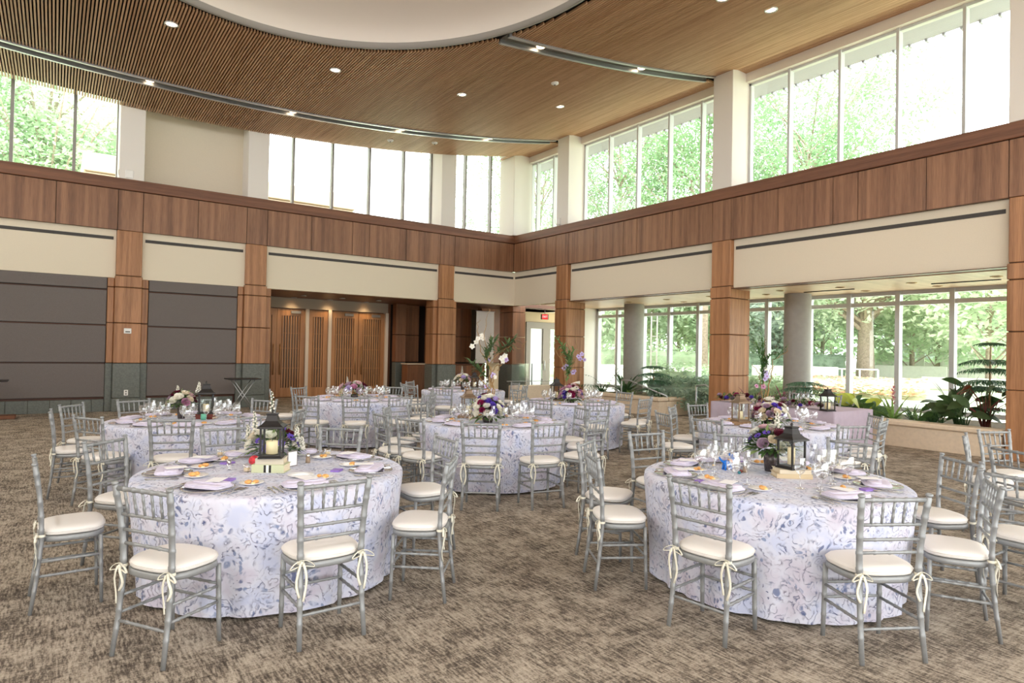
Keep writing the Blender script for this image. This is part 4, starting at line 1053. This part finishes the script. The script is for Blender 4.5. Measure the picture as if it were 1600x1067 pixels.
def tall(label,k,px,py,R,H,cols,seed,stems,leafs,orch,mat=None,calla=None):
    cols=cols+cols[3:]+cols[1:]
    t,c=arrangement('orchid_arrangement',label,px,py,R,H,cols,seed,'low',(),None,.040,220)
    rg=random.Random(seed+50); base=Vector((0,0,.10)); dep=(c-Vector((0,0,EYE))).dot(AXF)
    def q(x,y): 
        r=ray(x,y); return r*(dep/r.dot(AXF))+Vector((0,0,EYE))-Vector((c.x,c.y,TZ+.001))
    for i,s in enumerate(stems):
        pts=[base]+[q(*p)+Vector((rg.uniform(-.04,.04),rg.uniform(-.04,.04),0)) for p in s]; path=[]
        n=len(pts)
        for a,b in zip(pts[:-1],pts[1:]):
            for f in (0,.25,.5,.75): path.append(a.lerp(b,f)+Vector((rg.uniform(-.014,.014),rg.uniform(-.014,.014),rg.uniform(-.01,.01))))
        path.append(pts[-1]); m=len(path)
        MB().tube(path,[.009*(1-.75*j/m) for j in range(m)],6).obj('willow_branch',m_stem,t)
    mb=MB(); st=MB()
    for (x0,y0,x1,y1,n,L) in leafs:
        a,b=q(x0,y0),q(x1,y1); d=(b-a); st.tube([a,a.lerp(b,.5)+Vector((.01,.01,.01)),b],[.005,.004,.002],5)
        for i in range(int(n*1.7)):
            f=i/(n*1.7); u=Vector((rg.uniform(-1,1),rg.uniform(-1,1),rg.uniform(-1,1))).normalized()
            mb.leaf(a.lerp(b,f)+u*.01,d.normalized()*.8+u,(0,0,1),L*rg.uniform(.7,1.2),L*.3,.25)
    mb.obj('foliage',mat or m_ol,t); st.obj('leafy_stem',m_lf,t)
    for (x,y,col,s) in orch:
        p=q(x,y); o=add(flower_mesh('orchid',col),'orchid',t,p,0,s*.68); orient(o,Vector((-sin(YAW)+rg.uniform(-.5,.5),-cos(YAW)+rg.uniform(-.5,.5),rg.uniform(-.2,.5))))
    if calla:
        for (x0,y0,x1,y1) in calla: MB().tube([base,q(x0,y0),q((x0+x1)/2,(y0+y1)/2-1),q(x1,y1)],[.006,.008,.014,.034],9).obj('calla_lily',m_fl['white'],t)
    return t
COLT=[W_,U_,W_,L_,W_,C_,M_,W_,W_,P_,L_,W_,W_,M_,W_,L_,C_,W_,U_,W_,P_,W_]
tall('tall curly branches with white orchids over white and purple blooms, middle table','T4',762,660,.20,.25,COLT,21,
 [[(768,612),(756,588),(766,560),(757,528),(762,500),(770,482)],[(772,615),(762,590),(770,575),(752,548),(748,522),(742,505),(750,500)],[(770,612),(776,590),(764,570),(780,550),(800,540),(812,546),(820,532)],[(768,612),(764,590),(772,572),(783,570),(780,580),(776,576)],[(766,620),(768,590),(760,562),(768,545),(765,520)]],
 [(764,575,756,545,14,.10),(757,560,775,530,18,.11),(775,552,806,528,22,.11),(756,585,734,566,18,.11),(762,592,744,575,12,.09),(766,550,768,532,12,.10),(783,545,802,537,12,.09)],
 [(738,541,W_,.06),(744,534,W_,.06),(747,529,W_,.055),(753,524,W_,.055),(755,529,W_,.05),(784,560,W_,.065),(789,556,W_,.06),(786,564,W_,.06),(791,562,L_,.055),(762,563,L_,.065),(770,586,L_,.065),(773,589,W_,.05),(760,592,W_,.04),(759,604,L_,.05)])
COL7=[W_,M_,B_,K_,'anemone:purple',B_,W_,U_,K_,B_,'anemone:purple',W_,K_,B_,M_,W_,V_,B_,K_,P_,W_,B_]
tall('tall willow greens and lavender orchids over pink blooms beside the shorter planter','T7',885,634,.20,.23,COL7,31,
 [[(884,598),(880,570),(872,548),(868,532)],[(887,600),(892,565),(889,535),(886,520),(893,514)],[(888,598),(895,565),(900,540),(898,522)],[(884,596),(876,560),(866,545),(868,535)]],
 [(887,590,888,548,34,.12),(888,575,897,545,24,.11),(884,555,871,527,26,.11),(886,560,880,540,18,.11),(889,585,892,560,20,.11)],
 [(904,557,L_,.075),(909,553,L_,.07),(907,561,L_,.07),(913,562,L_,.06),(882,575,L_,.085),(885,572,L_,.07),(895,582,L_,.075),(898,580,L_,.06)],m_wl,[(893,599,906,598)])
COL8=[W_,C_,U_,B_,W_,M_,V_,W_,B_,'anemone:purple',W_,M_,C_,W_,B_,U_,V_,W_,K_,C_,P_,W_]
tall('tall leafy branches and lavender orchids over cream blooms beside the lavender banquet','T8',1192,674,.22,.25,COL8,41,
 [[(1192,640),(1192,610),(1190,580),(1193,550),(1191,526)],[(1193,640),(1202,600),(1208,580),(1206,570)],[(1192,635),(1190,605),(1184,585),(1176,568)],[(1194,630),(1200,590),(1212,562),(1226,548),(1232,540)]],
 [(1193,590,1191,526,52,.07),(1192,575,1182,538,30,.07),(1194,575,1203,555,24,.07),(1195,560,1212,552,16,.06),(1210,562,1230,541,16,.05),(1190,580,1196,560,30,.07),(1192,600,1190,580,18,.06)],
 [(1196,582,L_,.06),(1198,588,L_,.06),(1195,592,L_,.055),(1182,603,K_,.05),(1193,604,K_,.06),(1196,576,W_,.05)],leafmat('holly_leaf',(88,124,70),.3,.3,20))
# garland along the banquet table
rg=random.Random(77); t=thing('garland','leafy garland with purple and dark red blooms along the lavender banquet','garland',(0,0,0))
mb=MB(); mb2=MB(); a,b=Vector((10.85,8.0,.775)),Vector((10.85,5.85,.775))
for i in range(760):
    f=rg.random(); p=a.lerp(b,f)+Vector((rg.uniform(-.12,.16),0,rg.uniform(0,.10)+.06*sin(f*9)**2)); d=Vector((rg.uniform(-1,1),rg.uniform(-1,1),rg.uniform(-.1,.9)))
    (mb if i%3 else mb2).leaf(p,d,(0,0,1),rg.uniform(.05,.11),.03,.3,2)
mb.obj('foliage',m_lf,t); mb2.obj('pale_foliage',m_lf3,t)
for i in range(34):
    f=(i+.5)/34; cn=[V_,U_,B_,P_,W_,V_,M_,B_][i%8]
    p=a.lerp(b,f)+Vector((rg.uniform(-.12,.05),0,rg.uniform(.04,.14))); o=add(flower_mesh('rose',cn),'rose',t,p,0,rg.uniform(.03,.05)); orient(o,(-.6,-.3,.7))
# ------------------------------------------------------------------ planter plants
SZ=.40
m_pine=leafmat('norfolk_needles',(78,116,88),.3,.2,12); m_spike=leafmat('spiky_leaf',(66,98,60),.3,.25,8); m_brom=leafmat('bromeliad_leaf',(128,160,84),.25,.35,8)
m_phil=leafmat('philodendron_leaf',(70,92,54),.35,.25,6); m_philr=leafmat('philodendron_red',(132,70,44),.25,.35,6); m_red_stem=simple('red_stem',(110,50,44),.6); m_lime_leaf=leafmat('lime_leaf',(190,200,84),.2,.4,6); m_pinkl=leafmat('cordyline_leaf',(168,96,120),.3,.35,8); m_darkl=leafmat('dark_sword_leaf',(84,78,56),.3,.2,8); m_bract=leafmat('pink_bract',(214,150,158),.2,.3,10)
def norfolk(label,x,y,H,tiers,seed,z=SZ):
    rg=random.Random(seed); t=thing('norfolk_pine',label,'plant',(x,y,z))
    MB().tube([(0,0,0),(.01,.01,H*.5),(0,0,H)],[.022,.016,.006],7).obj('trunk',m_stem,t)
    mb=MB()
    for k,(hz,rr) in enumerate(tiers):
        n=7
        for i in range(n):
            az=2*PI*i/n+k*.5+rg.random()*.3; L=rr*rg.uniform(.8,1.1); dr=Vector((cos(az),sin(az),0)); pts=[]
            for j in range(9):
                f=j/8; pts.append(Vector((0,0,hz))+dr*(L*f)+Vector((0,0,L*(.16*f-.30*f*f))))
            mb.tube(pts,[.007*(1-.7*j/8) for j in range(9)],4,False)
            for j in range(1,9):
                for s in (-1,1):
                    sd=Vector((-dr.y,dr.x,0))*s; l=L*.36*(1-abs(j/8-.45)*.95)
                    for q in range(2):
                        p=pts[j]-(pts[j]-pts[j-1])*(q*.5); mb.leaf(p,sd*.9+dr*.6+Vector((0,0,-.36+rg.uniform(-.3,.3))),(0,0,1),l*rg.uniform(.7,1.1),.02,.45,2)
    mb.obj('needles',m_pine,t); return t
def spiky(label,x,y,L,n,seed,mat,W=.05,name='spiky_plant',spread=(.25,1.3),z=SZ,cat='plant'):
    rg=random.Random(seed); t=thing(name,label,cat,(x,y,z)); mb=MB()
    for i in range(n):
        az=i*2.4+rg.random()*.3; el=rg.uniform(*spread); d=Vector((cos(el)*cos(az),cos(el)*sin(az),sin(el))); mb.leaf((cos(az)*.02,sin(az)*.02,0),d,(0,0,1),L*rg.uniform(.75,1.1),W*rg.uniform(.8,1.2),.35,5)
    mb.obj('leaves',mat,t); return t
def broad(label,x,y,H,n,seed,mat,stemm,LL=.3,WW=.16,name='broad_leaf_plant',z=SZ):
    rg=random.Random(seed); t=thing(name,label,'plant',(x,y,z)); st=MB(); lf=MB()
    for i in range(n):
        az=i*2.4+rg.random()*.4; r=rg.uniform(.25,.6)*H; h=H*rg.uniform(.45,1); e=Vector((cos(az)*r,sin(az)*r,h))
        st.tube([(cos(az)*.02,sin(az)*.02,0),(e.x*.4,e.y*.4,h*.7),e],[.012,.009,.006],6)
        sd_=Vector((rg.uniform(-1,1),rg.uniform(-1,1),.6)); lf.leaf(e,Vector((cos(az),sin(az),rg.uniform(-.3,1.0))),sd_,LL*rg.uniform(.85,1.2),WW*1.25,.3,5)
    st.obj('stems',stemm,t); lf.obj('leaves',mat,t); return t
norfolk('tall tiered norfolk pine beside the rightmost wood column',14.1,4.5,1.62,[(1.60,.26),(1.28,.50),(1.12,.46),(.90,.50),(.78,.46),(.4,.4)],1)
norfolk('low wide norfolk pine behind the lavender banquet table',13.7,7.85,.72,[(.70,.45),(.58,.62),(.44,.62)],2)
norfolk('norfolk pine beside the stair handrail on the shorter planter',13.75,12.35,.95,[(.92,.40),(.72,.52),(.52,.5),(.3,.45)],3)
broad('red-backed philodendron at the foot of the rightmost wood column',13.85,4.5,.85,11,4,m_phil,m_red_stem,.38,.15,'philodendron')
t=broad('tall rust-coloured philodendron leaf before the norfolk pine',13.9,4.5,.92,4,14,m_philr,m_red_stem,.34,.2,'philodendron')
broad('dark drooping leaf plant left of the norfolk pine',13.95,4.98,.55,12,5,m_phil,m_lf,.42,.15)
spiky('thin dark sword leaf plant before the window mullion',14.2,5.05,1.05,7,6,m_darkl,.035,'sword_plant',(1.2,1.5))
spiky('green bromeliad with a pink flower spike, middle of the long planter',13.8,6.05,.62,34,7,m_brom,.05,'bromeliad',(.35,1.35))
mb=MB(); 
for i in range(22): mb.leaf((0,0,.35+i*.016),Vector((cos(i*2.4),sin(i*2.4),.9)),(0,0,1),.10,.05,.2,2)
br=[o for o in bpy.data.objects if o.name.startswith('bromeliad')][0]; mb.obj('flower_spike',m_bract,br)
spiky('fine grassy plant right of the bromeliad',13.85,5.6,.5,26,8,m_brom,.018,'grass_plant',(.5,1.4))
broad('yellow-green big leaf plant at the right end of the lavender banquet',13.75,6.7,.40,7,9,m_lime_leaf,m_lf,.34,.22)
broad('dark green big leaf plant beside the yellow-green plant',13.6,6.45,.26,6,19,m_lf,m_lf,.3,.2)
spiky('dark banded sword plant right of the banquet lantern',13.85,7.15,.55,18,10,m_darkl,.045,'sword_plant',(.7,1.4))
spiky('green sword plant at the right end of the banquet lantern',13.7,6.95,.5,16,20,m_spike,.03,'sword_plant',(.6,1.4))
spiky('pink cordyline rising left of the low norfolk pine',13.8,8.42,.66,26,11,m_pinkl,.05,'cordyline',(.5,1.45))
spiky('airy green asparagus fern behind the banquet garland',13.85,8.75,.62,60,12,m_lf3,.014,'fern',(.6,1.5))
spiky('reddish spiky plant beside the middle wood column',13.7,9.2,.6,24,13,m_pinkl,.03,'cordyline',(.5,1.4))
spiky('green spiky plant between the middle wood column and the banquet',13.55,9.0,.5,22,15,m_spike,.045,'spiky_plant',(.4,1.3))
spiky('large blue-green agave on the shorter planter',13.9,13.6,.85,30,16,m_spike,.09,'agave',(.3,1.35))
spiky('small low green plant left of the agave',13.9,14.6,.5,26,17,m_spike,.05,'spiky_plant',(.2,1.1))
spiky('small pale green plant at the foot of the agave',13.6,13.1,.32,26,18,m_brom,.05,'spiky_plant',(.2,1.2))
spiky('grassy green plant between the bromeliad and the dark leaf plant',13.75,5.3,.42,30,31,m_spike,.03,'grass_plant',(.4,1.4))
broad('low green leaf plant right of the grassy plants',13.7,5.15,.3,9,32,m_lf,m_lf,.3,.12)
broad('dark green leaf plant beside the rightmost wood column',13.65,4.75,.5,10,33,m_phil,m_lf,.36,.13)
spiky('bushy pale fern left of the bromeliad',13.75,6.35,.36,40,34,m_lf3,.02,'fern',(.3,1.4))
spiky('dark green fern behind the bromeliad',14.3,5.9,.5,40,35,m_spike,.025,'fern',(.3,1.4))
broad('leafy green plant between the sword plants and the yellow-green plant',13.75,6.82,.34,10,36,m_lf,m_lf,.26,.12)
spiky('low green spiky plant behind the handrail end of the planter',13.6,12.0,.4,28,37,m_spike,.04,'spiky_plant',(.3,1.3))
def palm(label,x,y,n,L,seed):
    rg=random.Random(seed); t=thing('palm',label,'plant',(x,y,SZ)); st=MB(); lf=MB()
    for i in range(n):
        az=i*2.4; el=rg.uniform(.7,1.3); d=Vector((cos(el)*cos(az),cos(el)*sin(az),sin(el))); pts=[Vector((0,0,0))]
        for j in range(10): d=(d+Vector((0,0,-.13))).normalized(); pts.append(pts[-1]+d*(L/10))
        st.tube(pts,[.008*(1-.08*j) for j in range(11)],5,False)
        for j in range(2,11):
            f=(pts[j]-pts[j-1]).normalized(); sd=f.cross(Vector((0,0,1))).normalized()
            for s in (-1,1): lf.leaf(pts[j],sd*s+f*.8+Vector((0,0,-.15)),(0,0,1),L*.26*(1-abs(j/10-.5)),.022,.3,2)
    st.obj('stems',m_lf,t); lf.obj('fronds',m_spike,t)
palm('feathery palm behind the pink flowers at the wood column near the exit',14.3,14.85,11,1.05,22)
# ------------------------------------------------------------------ garden
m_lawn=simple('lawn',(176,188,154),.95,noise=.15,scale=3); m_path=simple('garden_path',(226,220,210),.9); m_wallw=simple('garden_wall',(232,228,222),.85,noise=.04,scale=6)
def gobj(mb,name,mat,label,cat,grp=None,kind=None):
    o=mb.obj(name,mat); 
    if kind: o['kind']=kind
    else: tag(o,label,cat,grp)
    return o
GZ=.18
struct(MB().box((XG+.15,-60,-.3),(150,120,GZ)).box((-90,22.4,-.3),(XG+.15,120,GZ-.1)).obj('ground_lawn',m_lawn))
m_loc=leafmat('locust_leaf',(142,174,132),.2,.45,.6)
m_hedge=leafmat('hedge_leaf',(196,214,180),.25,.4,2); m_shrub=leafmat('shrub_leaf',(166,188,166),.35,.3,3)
def leafcloud(mb,c,r,n,rg,L,W,sq=(1,1,1),shell=.55):
    for i in range(n):
        u=Vector((rg.gauss(0,1),rg.gauss(0,1),rg.gauss(0,1))).normalized(); k=rg.uniform(shell,1)
        p=Vector(c)+Vector((u.x*r*sq[0],u.y*r*sq[1],u.z*r*sq[2]))*k
        d=Vector((rg.uniform(-1,1),rg.uniform(-1,1),rg.uniform(-.8,.5))); l=L*rg.uniform(.6,1.3)
        s=d.normalized().cross(Vector((rg.uniform(-1,1),rg.uniform(-1,1),1))).normalized()*W*.5; d=d.normalized()*l
        mb.quad(p-s*.3,p+d*.5-s,p+d,p+d*.5+s)
m_bark=simple('tree_bark',(166,148,136),.9,noise=.25,scale=12)
def tree(label,x,y,h,trunk,R,nb,nl,mat,seed,L=.26,W=.12,lean=(0,0),low=.3,grp='garden trees'):
    """branching trunk with leaf sprays around each bough end"""
    rg=random.Random(seed); t=thing('garden_tree',label,'tree',(x,y,GZ-.02),0,grp)
    tr=MB(); top=Vector((lean[0],lean[1],h*.62)); tr.tube([(0,0,0),(lean[0]*.3,lean[1]*.3,h*.3),top],[trunk,trunk*.75,trunk*.4],9)
    br=MB(); lf=MB()
    for i in range(nb):
        az=i*2.4+rg.random()*.5; f=rg.uniform(low,.62); s=Vector((lean[0]*f,lean[1]*f,h*f)); e=Vector((cos(az)*R*rg.uniform(.55,1),sin(az)*R*rg.uniform(.55,1),h*(f+rg.uniform(.12,.40))))
        m=s.lerp(e,.5)+Vector((0,0,h*.05)); br.tube([s,m,e],[trunk*.26,trunk*.13,trunk*.04],6,False)
        for q in range(3):
            c=s.lerp(e,.45+.28*q)+Vector((rg.uniform(-.6,.6),rg.uniform(-.6,.6),rg.uniform(-.4,.4)))
            leafcloud(lf,c,R*.33*rg.uniform(.75,1.25),nl//(nb*3),rg,L,W,(1,1,.75),.1)
    tr.obj('trunk',m_bark,t); br.obj('branches',m_bark,t); lf.obj('crown',mat,t); return t
m_tA=leafmat('tree_leaf_hazed_light',(224,234,214),.15,.5,.6); m_tB=leafmat('tree_leaf_hazed_mid',(214,227,204),.18,.5,.5); m_tC=leafmat('tree_leaf_grey',(194,204,198),.2,.45,.5); m_tD=leafmat('tree_leaf_hazed_deep',(188,208,178),.18,.5,.5)  # green leaf colours paled to stand in for outdoor haze and overexposure
def tree_at(px,D,*a,**k):
    label=a[0]; p=AZ(px,D); return tree(label,p.x,p.y,*a[1:],**k)
# honey locusts close to the window wall, the only crowns tall enough for the clerestory
tree_at(1100,33,'feathery tree with arching branches behind the middle wood column',18.5,.2,7.0,34,20000,m_loc,101,.24,.085,low=.22)
tree_at(965,35,'feathery tree seen through the clerestory left of the white pillar',19.5,.18,7,32,20000,m_loc,102,.24,.085,low=.25)
tree_at(1260,31,'feathery tree filling the left half of the big upper window',17.5,.18,6.0,32,20000,m_loc,103,.24,.085,low=.3)
tree_at(838,38,'feathery tree seen through the corner clerestory windows',18.5,.18,5.8,28,15000,m_loc,104,.24,.085,low=.3)
# lower garden trees
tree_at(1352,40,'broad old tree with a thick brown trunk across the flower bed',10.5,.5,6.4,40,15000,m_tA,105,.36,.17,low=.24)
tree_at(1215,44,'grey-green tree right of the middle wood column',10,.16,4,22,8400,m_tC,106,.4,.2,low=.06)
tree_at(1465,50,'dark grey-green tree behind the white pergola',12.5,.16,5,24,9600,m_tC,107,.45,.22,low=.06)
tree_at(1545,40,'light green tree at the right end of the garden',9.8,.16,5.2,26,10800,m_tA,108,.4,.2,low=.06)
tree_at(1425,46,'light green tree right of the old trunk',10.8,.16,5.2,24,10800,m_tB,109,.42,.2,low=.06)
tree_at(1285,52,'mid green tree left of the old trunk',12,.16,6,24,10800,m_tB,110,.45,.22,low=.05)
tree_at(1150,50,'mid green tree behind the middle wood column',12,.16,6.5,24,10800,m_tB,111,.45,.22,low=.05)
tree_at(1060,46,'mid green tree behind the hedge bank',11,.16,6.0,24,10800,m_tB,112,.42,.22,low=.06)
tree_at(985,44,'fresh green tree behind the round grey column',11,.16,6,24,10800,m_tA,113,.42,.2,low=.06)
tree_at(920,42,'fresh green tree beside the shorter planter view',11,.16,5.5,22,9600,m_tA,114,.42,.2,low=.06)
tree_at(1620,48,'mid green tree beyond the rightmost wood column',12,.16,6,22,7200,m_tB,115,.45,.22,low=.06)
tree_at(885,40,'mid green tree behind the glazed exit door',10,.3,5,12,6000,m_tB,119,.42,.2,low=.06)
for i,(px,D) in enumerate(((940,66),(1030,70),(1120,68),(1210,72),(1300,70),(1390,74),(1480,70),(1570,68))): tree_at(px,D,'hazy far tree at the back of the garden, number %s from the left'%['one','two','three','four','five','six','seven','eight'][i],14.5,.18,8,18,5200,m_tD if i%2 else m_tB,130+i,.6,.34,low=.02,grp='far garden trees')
# trees beyond the left clerestory
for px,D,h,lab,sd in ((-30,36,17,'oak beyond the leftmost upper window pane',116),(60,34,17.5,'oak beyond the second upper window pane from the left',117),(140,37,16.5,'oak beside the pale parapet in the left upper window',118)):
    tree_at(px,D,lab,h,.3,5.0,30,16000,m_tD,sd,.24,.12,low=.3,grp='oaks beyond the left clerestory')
# limestone parapet of the next wing
mb=MB(); mb.bev((.65,24,0),(9.4,26,7.02),.02); mb.bev((.6,23.95,7.03),(9.45,26.05,7.63),.03); gobj(mb,'parapet_wing',m_lime,'pale stone roof parapet seen through the left upper windows','building')
# lawn features
def wallat(px0,px1,D,z0,z1,name,mat,label,cat,th=.4):
    a,b=AZ(px0,D),AZ(px1,D); L=(b-a).length; an=math.atan2(b.y-a.y,b.x-a.x); mb=MB(); mb.bev((0,-th/2,0),(L,th/2,z1-z0),.03); o=mb.obj(name,mat); o.location=(a.x,a.y,z0); o.rotation_euler=(0,0,an); tag(o,label,cat); return o
wallat(905,1125,33,GZ-.05,1.0,'garden_wall',m_wallw,'low white garden wall behind the handrails','wall')
wallat(1175,1310,38,GZ-.05,1.15,'garden_wall',m_wallw,'low white garden wall left of the old tree','wall')
wallat(1370,1600,52,GZ-.05,1.45,'garden_wall',m_wallw,'long white garden wall under the pergola','wall')
wallat(1440,1640,40,GZ-.05,.75,'garden_wall',m_wallw,'low stepped white wall before the pergola','wall')
wallat(1360,1480,45,GZ-.05,1.25,'garden_wall',m_wallw,'blocky white wall right of the old trunk','wall')
def hedge(px0,px1,D,z0,h,th,n,mat,label,seed,L=.16):
    rg=random.Random(seed); a,b=AZ(px0,D),AZ(px1,D); t=thing('hedge',label,'hedge',(a.x,a.y,z0)); mb=MB(); d=b-a; nrm=Vector((-d.y,d.x,0)).normalized()
    co=MB(); co.loft([[tuple(d*f+nrm*(th*.36*s)+Vector((0,0,zz))) for s,zz in ((-1,0),(1,0),(1,h*.72),(.5,h*.86),(-.5,h*.86),(-1,h*.72))] for f in [i/12 for i in range(13)]],caps=True,sm=False); co.obj('body',mat,t)
    for i in range(n):
        f=rg.random(); aa=rg.uniform(0,PI); p=d*f+nrm*(cos(aa)*th*.5*rg.uniform(.6,1.1))+Vector((0,0,h*(.12+.85*sin(aa)*rg.uniform(.75,1.1))))
        leafcloud(mb,p,.12,2,rg,L,L*.5)
    mb.obj('leaves',mat,t); return t
hedge(905,1125,36,GZ,1.9,1.6,2600,m_hedge,'long clipped hedge behind the low white wall',201)
hedge(1170,1320,42,GZ,1.9,1.6,1500,m_shrub,'dark hedge left of the old tree',202)
hedge(1360,1600,56,GZ,2.6,2,1800,m_hedge,'long hedge behind the pergola',203)
hedge(1015,1120,19,GZ-.05,.85,1.8,2400,m_shrub,'dense blue-green shrubs just outside the stair glazing',204,.12)
hedge(1025,1125,21,GZ-.05,1.15,1.2,1200,m_hedge,'light green shrubs behind the dense blue-green ones',205,.12)
hedge(1165,1235,19,GZ-.05,.95,1.2,1000,m_hedge,'soft green shrubs outside the glass right of the middle wood column',206,.12)
# flower bed: uncountable small blooms
rg=random.Random(303); mb=MB(); m_bed=leafmat('bed_blooms',(246,196,176),.25,.3,.35); ml=MB()
for i in range(5200):
    px=rg.uniform(1262,1450); D=rg.uniform(27,37); p=AZ(px,D)
    z=GZ+rg.uniform(.1,.5)
    s=rg.uniform(.07,.14); az=rg.random()*6
    (mb if i%5<3 else ml).quad(p+Vector((cos(az)*s,sin(az)*s,z)),p+Vector((-sin(az)*s,cos(az)*s,z+.05)),p+Vector((-cos(az)*s,-sin(az)*s,z+.08)),p+Vector((sin(az)*s,-cos(az)*s,z+.03)))
o=mb.obj('flower_bed',m_bed); o['kind']='stuff'; tag(o,'orange and pink flower bed before the old tree','flowers'); o2=ml.obj('flower_bed_leaves',m_hedge); o2['kind']='stuff'; tag(o2,'green leaves of the orange flower bed','leaves')
# pergola
t=thing('pergola','white garden pergola with flat roof in the distance','pergola',(0,0,0)); a,b=AZ(1395,50),AZ(1530,50); d=(b-a).normalized(); an=math.atan2(d.y,d.x)
for f in (.06,.34,.62,.92):
    p=a.lerp(b,f); o=MB().bev((-.2,-.2,0),(.2,.2,3.05),.02).obj('post',m_wallw,t); o.location=(p.x,p.y,GZ-.05); o.rotation_euler=(0,0,an)
o=MB().bev((-.4,-1.6,0),((b-a).length+.4,1.6,.55),.03).obj('roof',m_wallw,t); o.location=(a.x,a.y,3.1); o.rotation_euler=(0,0,an)
# rail along the path
def rail_fence(px0,px1,D,label,n=5,h=1.0):
    a,b=AZ(px0,D),AZ(px1,D); t=thing('garden_railing',label,'railing',(0,0,GZ-.05)); 
    for z in (.5,h): MB().tube([(a.x,a.y,z),(b.x,b.y,z)],.035,6).obj('rail',m_wallw,t)
    for i in range(n): p=a.lerp(b,i/(n-1)); MB().tube([(p.x,p.y,0),(p.x,p.y,h)],.04,6).obj('post',m_wallw,t)
rail_fence(1262,1372,34,'pale garden railing before the old tree trunk'); rail_fence(925,985,28,'pale garden railing behind the round grey column')
t=thing('trellis','thin dark metal trellis standing in the garden','trellis',(0,0,GZ-.02)); a,b=AZ(1017,30),AZ(1026,30)
for p in (a,b): MB().tube([(p.x,p.y,0),(p.x,p.y,3.4)],.035,6).obj('upright',m_mulld,t)
for z in (.9,1.6,2.3,3.0): MB().tube([(a.x,a.y,z),(b.x,b.y,z)],.025,6).obj('rung',m_mulld,t)
struct(MB().box((XG+.2,-25,GZ-.02),(18.8,40,GZ+.012)).obj('ground_bounce_strip',m_path))  # pale strip added outside the glass to bounce sunlight onto the soffit
# paths
for px0,px1,D0,D1 in ((900,1130,27,31),(1230,1600,38.2,39.6)):
    mb=MB(); q=[AZ(px0,D0),AZ(px1,D0),AZ(px1,D1),AZ(px0,D1)]; mb.quad(*[(v.x,v.y,GZ+.01) for v in q]); struct(mb.obj('path_garden',m_path))
# ------------------------------------------------------------------ light
wd=bpy.data.worlds.new('sky'); SC.world=wd; wd.use_nodes=True; nt=wd.node_tree; bg=nt.nodes['Background']
tc=N(nt,'ShaderNodeTexCoord'); sx=N(nt,'ShaderNodeSeparateXYZ'); nt.links.new(tc.outputs['Generated'],sx.inputs[0])
rp=ramp(nt,[(.0,(.62,.64,.62,1)),(.52,(.92,.95,.97,1)),(1,(1,1,1,1))]); mr=N(nt,'ShaderNodeMapRange'); mr.inputs['From Min'].default_value=-1; nt.links.new(sx.outputs['Z'],mr.inputs['Value']); nt.links.new(mr.outputs[0],rp.inputs['Fac'])
nt.links.new(rp.outputs['Color'],bg.inputs['Color']); bg.inputs['Strength'].default_value=SKY=4.4
def portal(loc,rot,sx,sy):
    l=bpy.data.lights.new('window_portal','AREA'); l.shape='RECTANGLE'; l.size=sx; l.size_y=sy; l.cycles.is_portal=True
    o=bpy.data.objects.new('window_portal',l); COL.objects.link(o); o.location=loc; o.rotation_euler=rot
portal((XG-.12,7.5,1.75),(0,-PI/2*-1,0),3.2,19.5)
portal((XP-.1,8,7.1),(0,PI/2,0),2.9,20.5)
portal((3,YP-.1,7.1),(-PI/2,0,0),20,2.9)
portal((XW+.02,8,7.0),(0,-PI/2,0),2.6,20.5); portal((XW+.02,8,2),(0,-PI/2,0),2.7,20.5)
portal((3,YS+.02,7.0),(PI/2,0,0),20,2.6); portal((3,YS+.02,2),(PI/2,0,0),20,2.7)
su=bpy.data.lights.new('sun','SUN'); su.energy=7.0; su.angle=math.radians(25); so=bpy.data.objects.new('sun',su); COL.objects.link(so); so.rotation_euler=(math.radians(14),math.radians(-10),0)
def spot(x,y,z,e,ang=1.9,col=(1,.82,.62)):
    l=bpy.data.lights.new('ceiling_spot','SPOT'); l.energy=e; l.spot_size=ang; l.spot_blend=.8; l.color=col; l.shadow_soft_size=.08
    o=bpy.data.objects.new('ceiling_spot',l); COL.objects.link(o); o.location=(x,y,z-.06)
for x,y,_ in DL: spot(x,y,zc(x),90)
for x in (6.3,7.5,8.8):
    for y in (20.05,21.05): spot(x,y,3.25,14,2.2,(1,.72,.42))
v=SC.view_settings; SC.display_settings.display_device='sRGB'; v.view_transform='Standard'; v.look='None'; v.exposure=.54; v.gamma=1; v.use_curve_mapping=False
cy=SC.cycles; cy.use_denoising=True; cy.max_bounces=9; cy.diffuse_bounces=5; cy.glossy_bounces=3; cy.transmission_bounces=4; cy.transparent_max_bounces=24; cy.sample_clamp_indirect=6; cy.caustics_reflective=False; cy.caustics_refractive=False
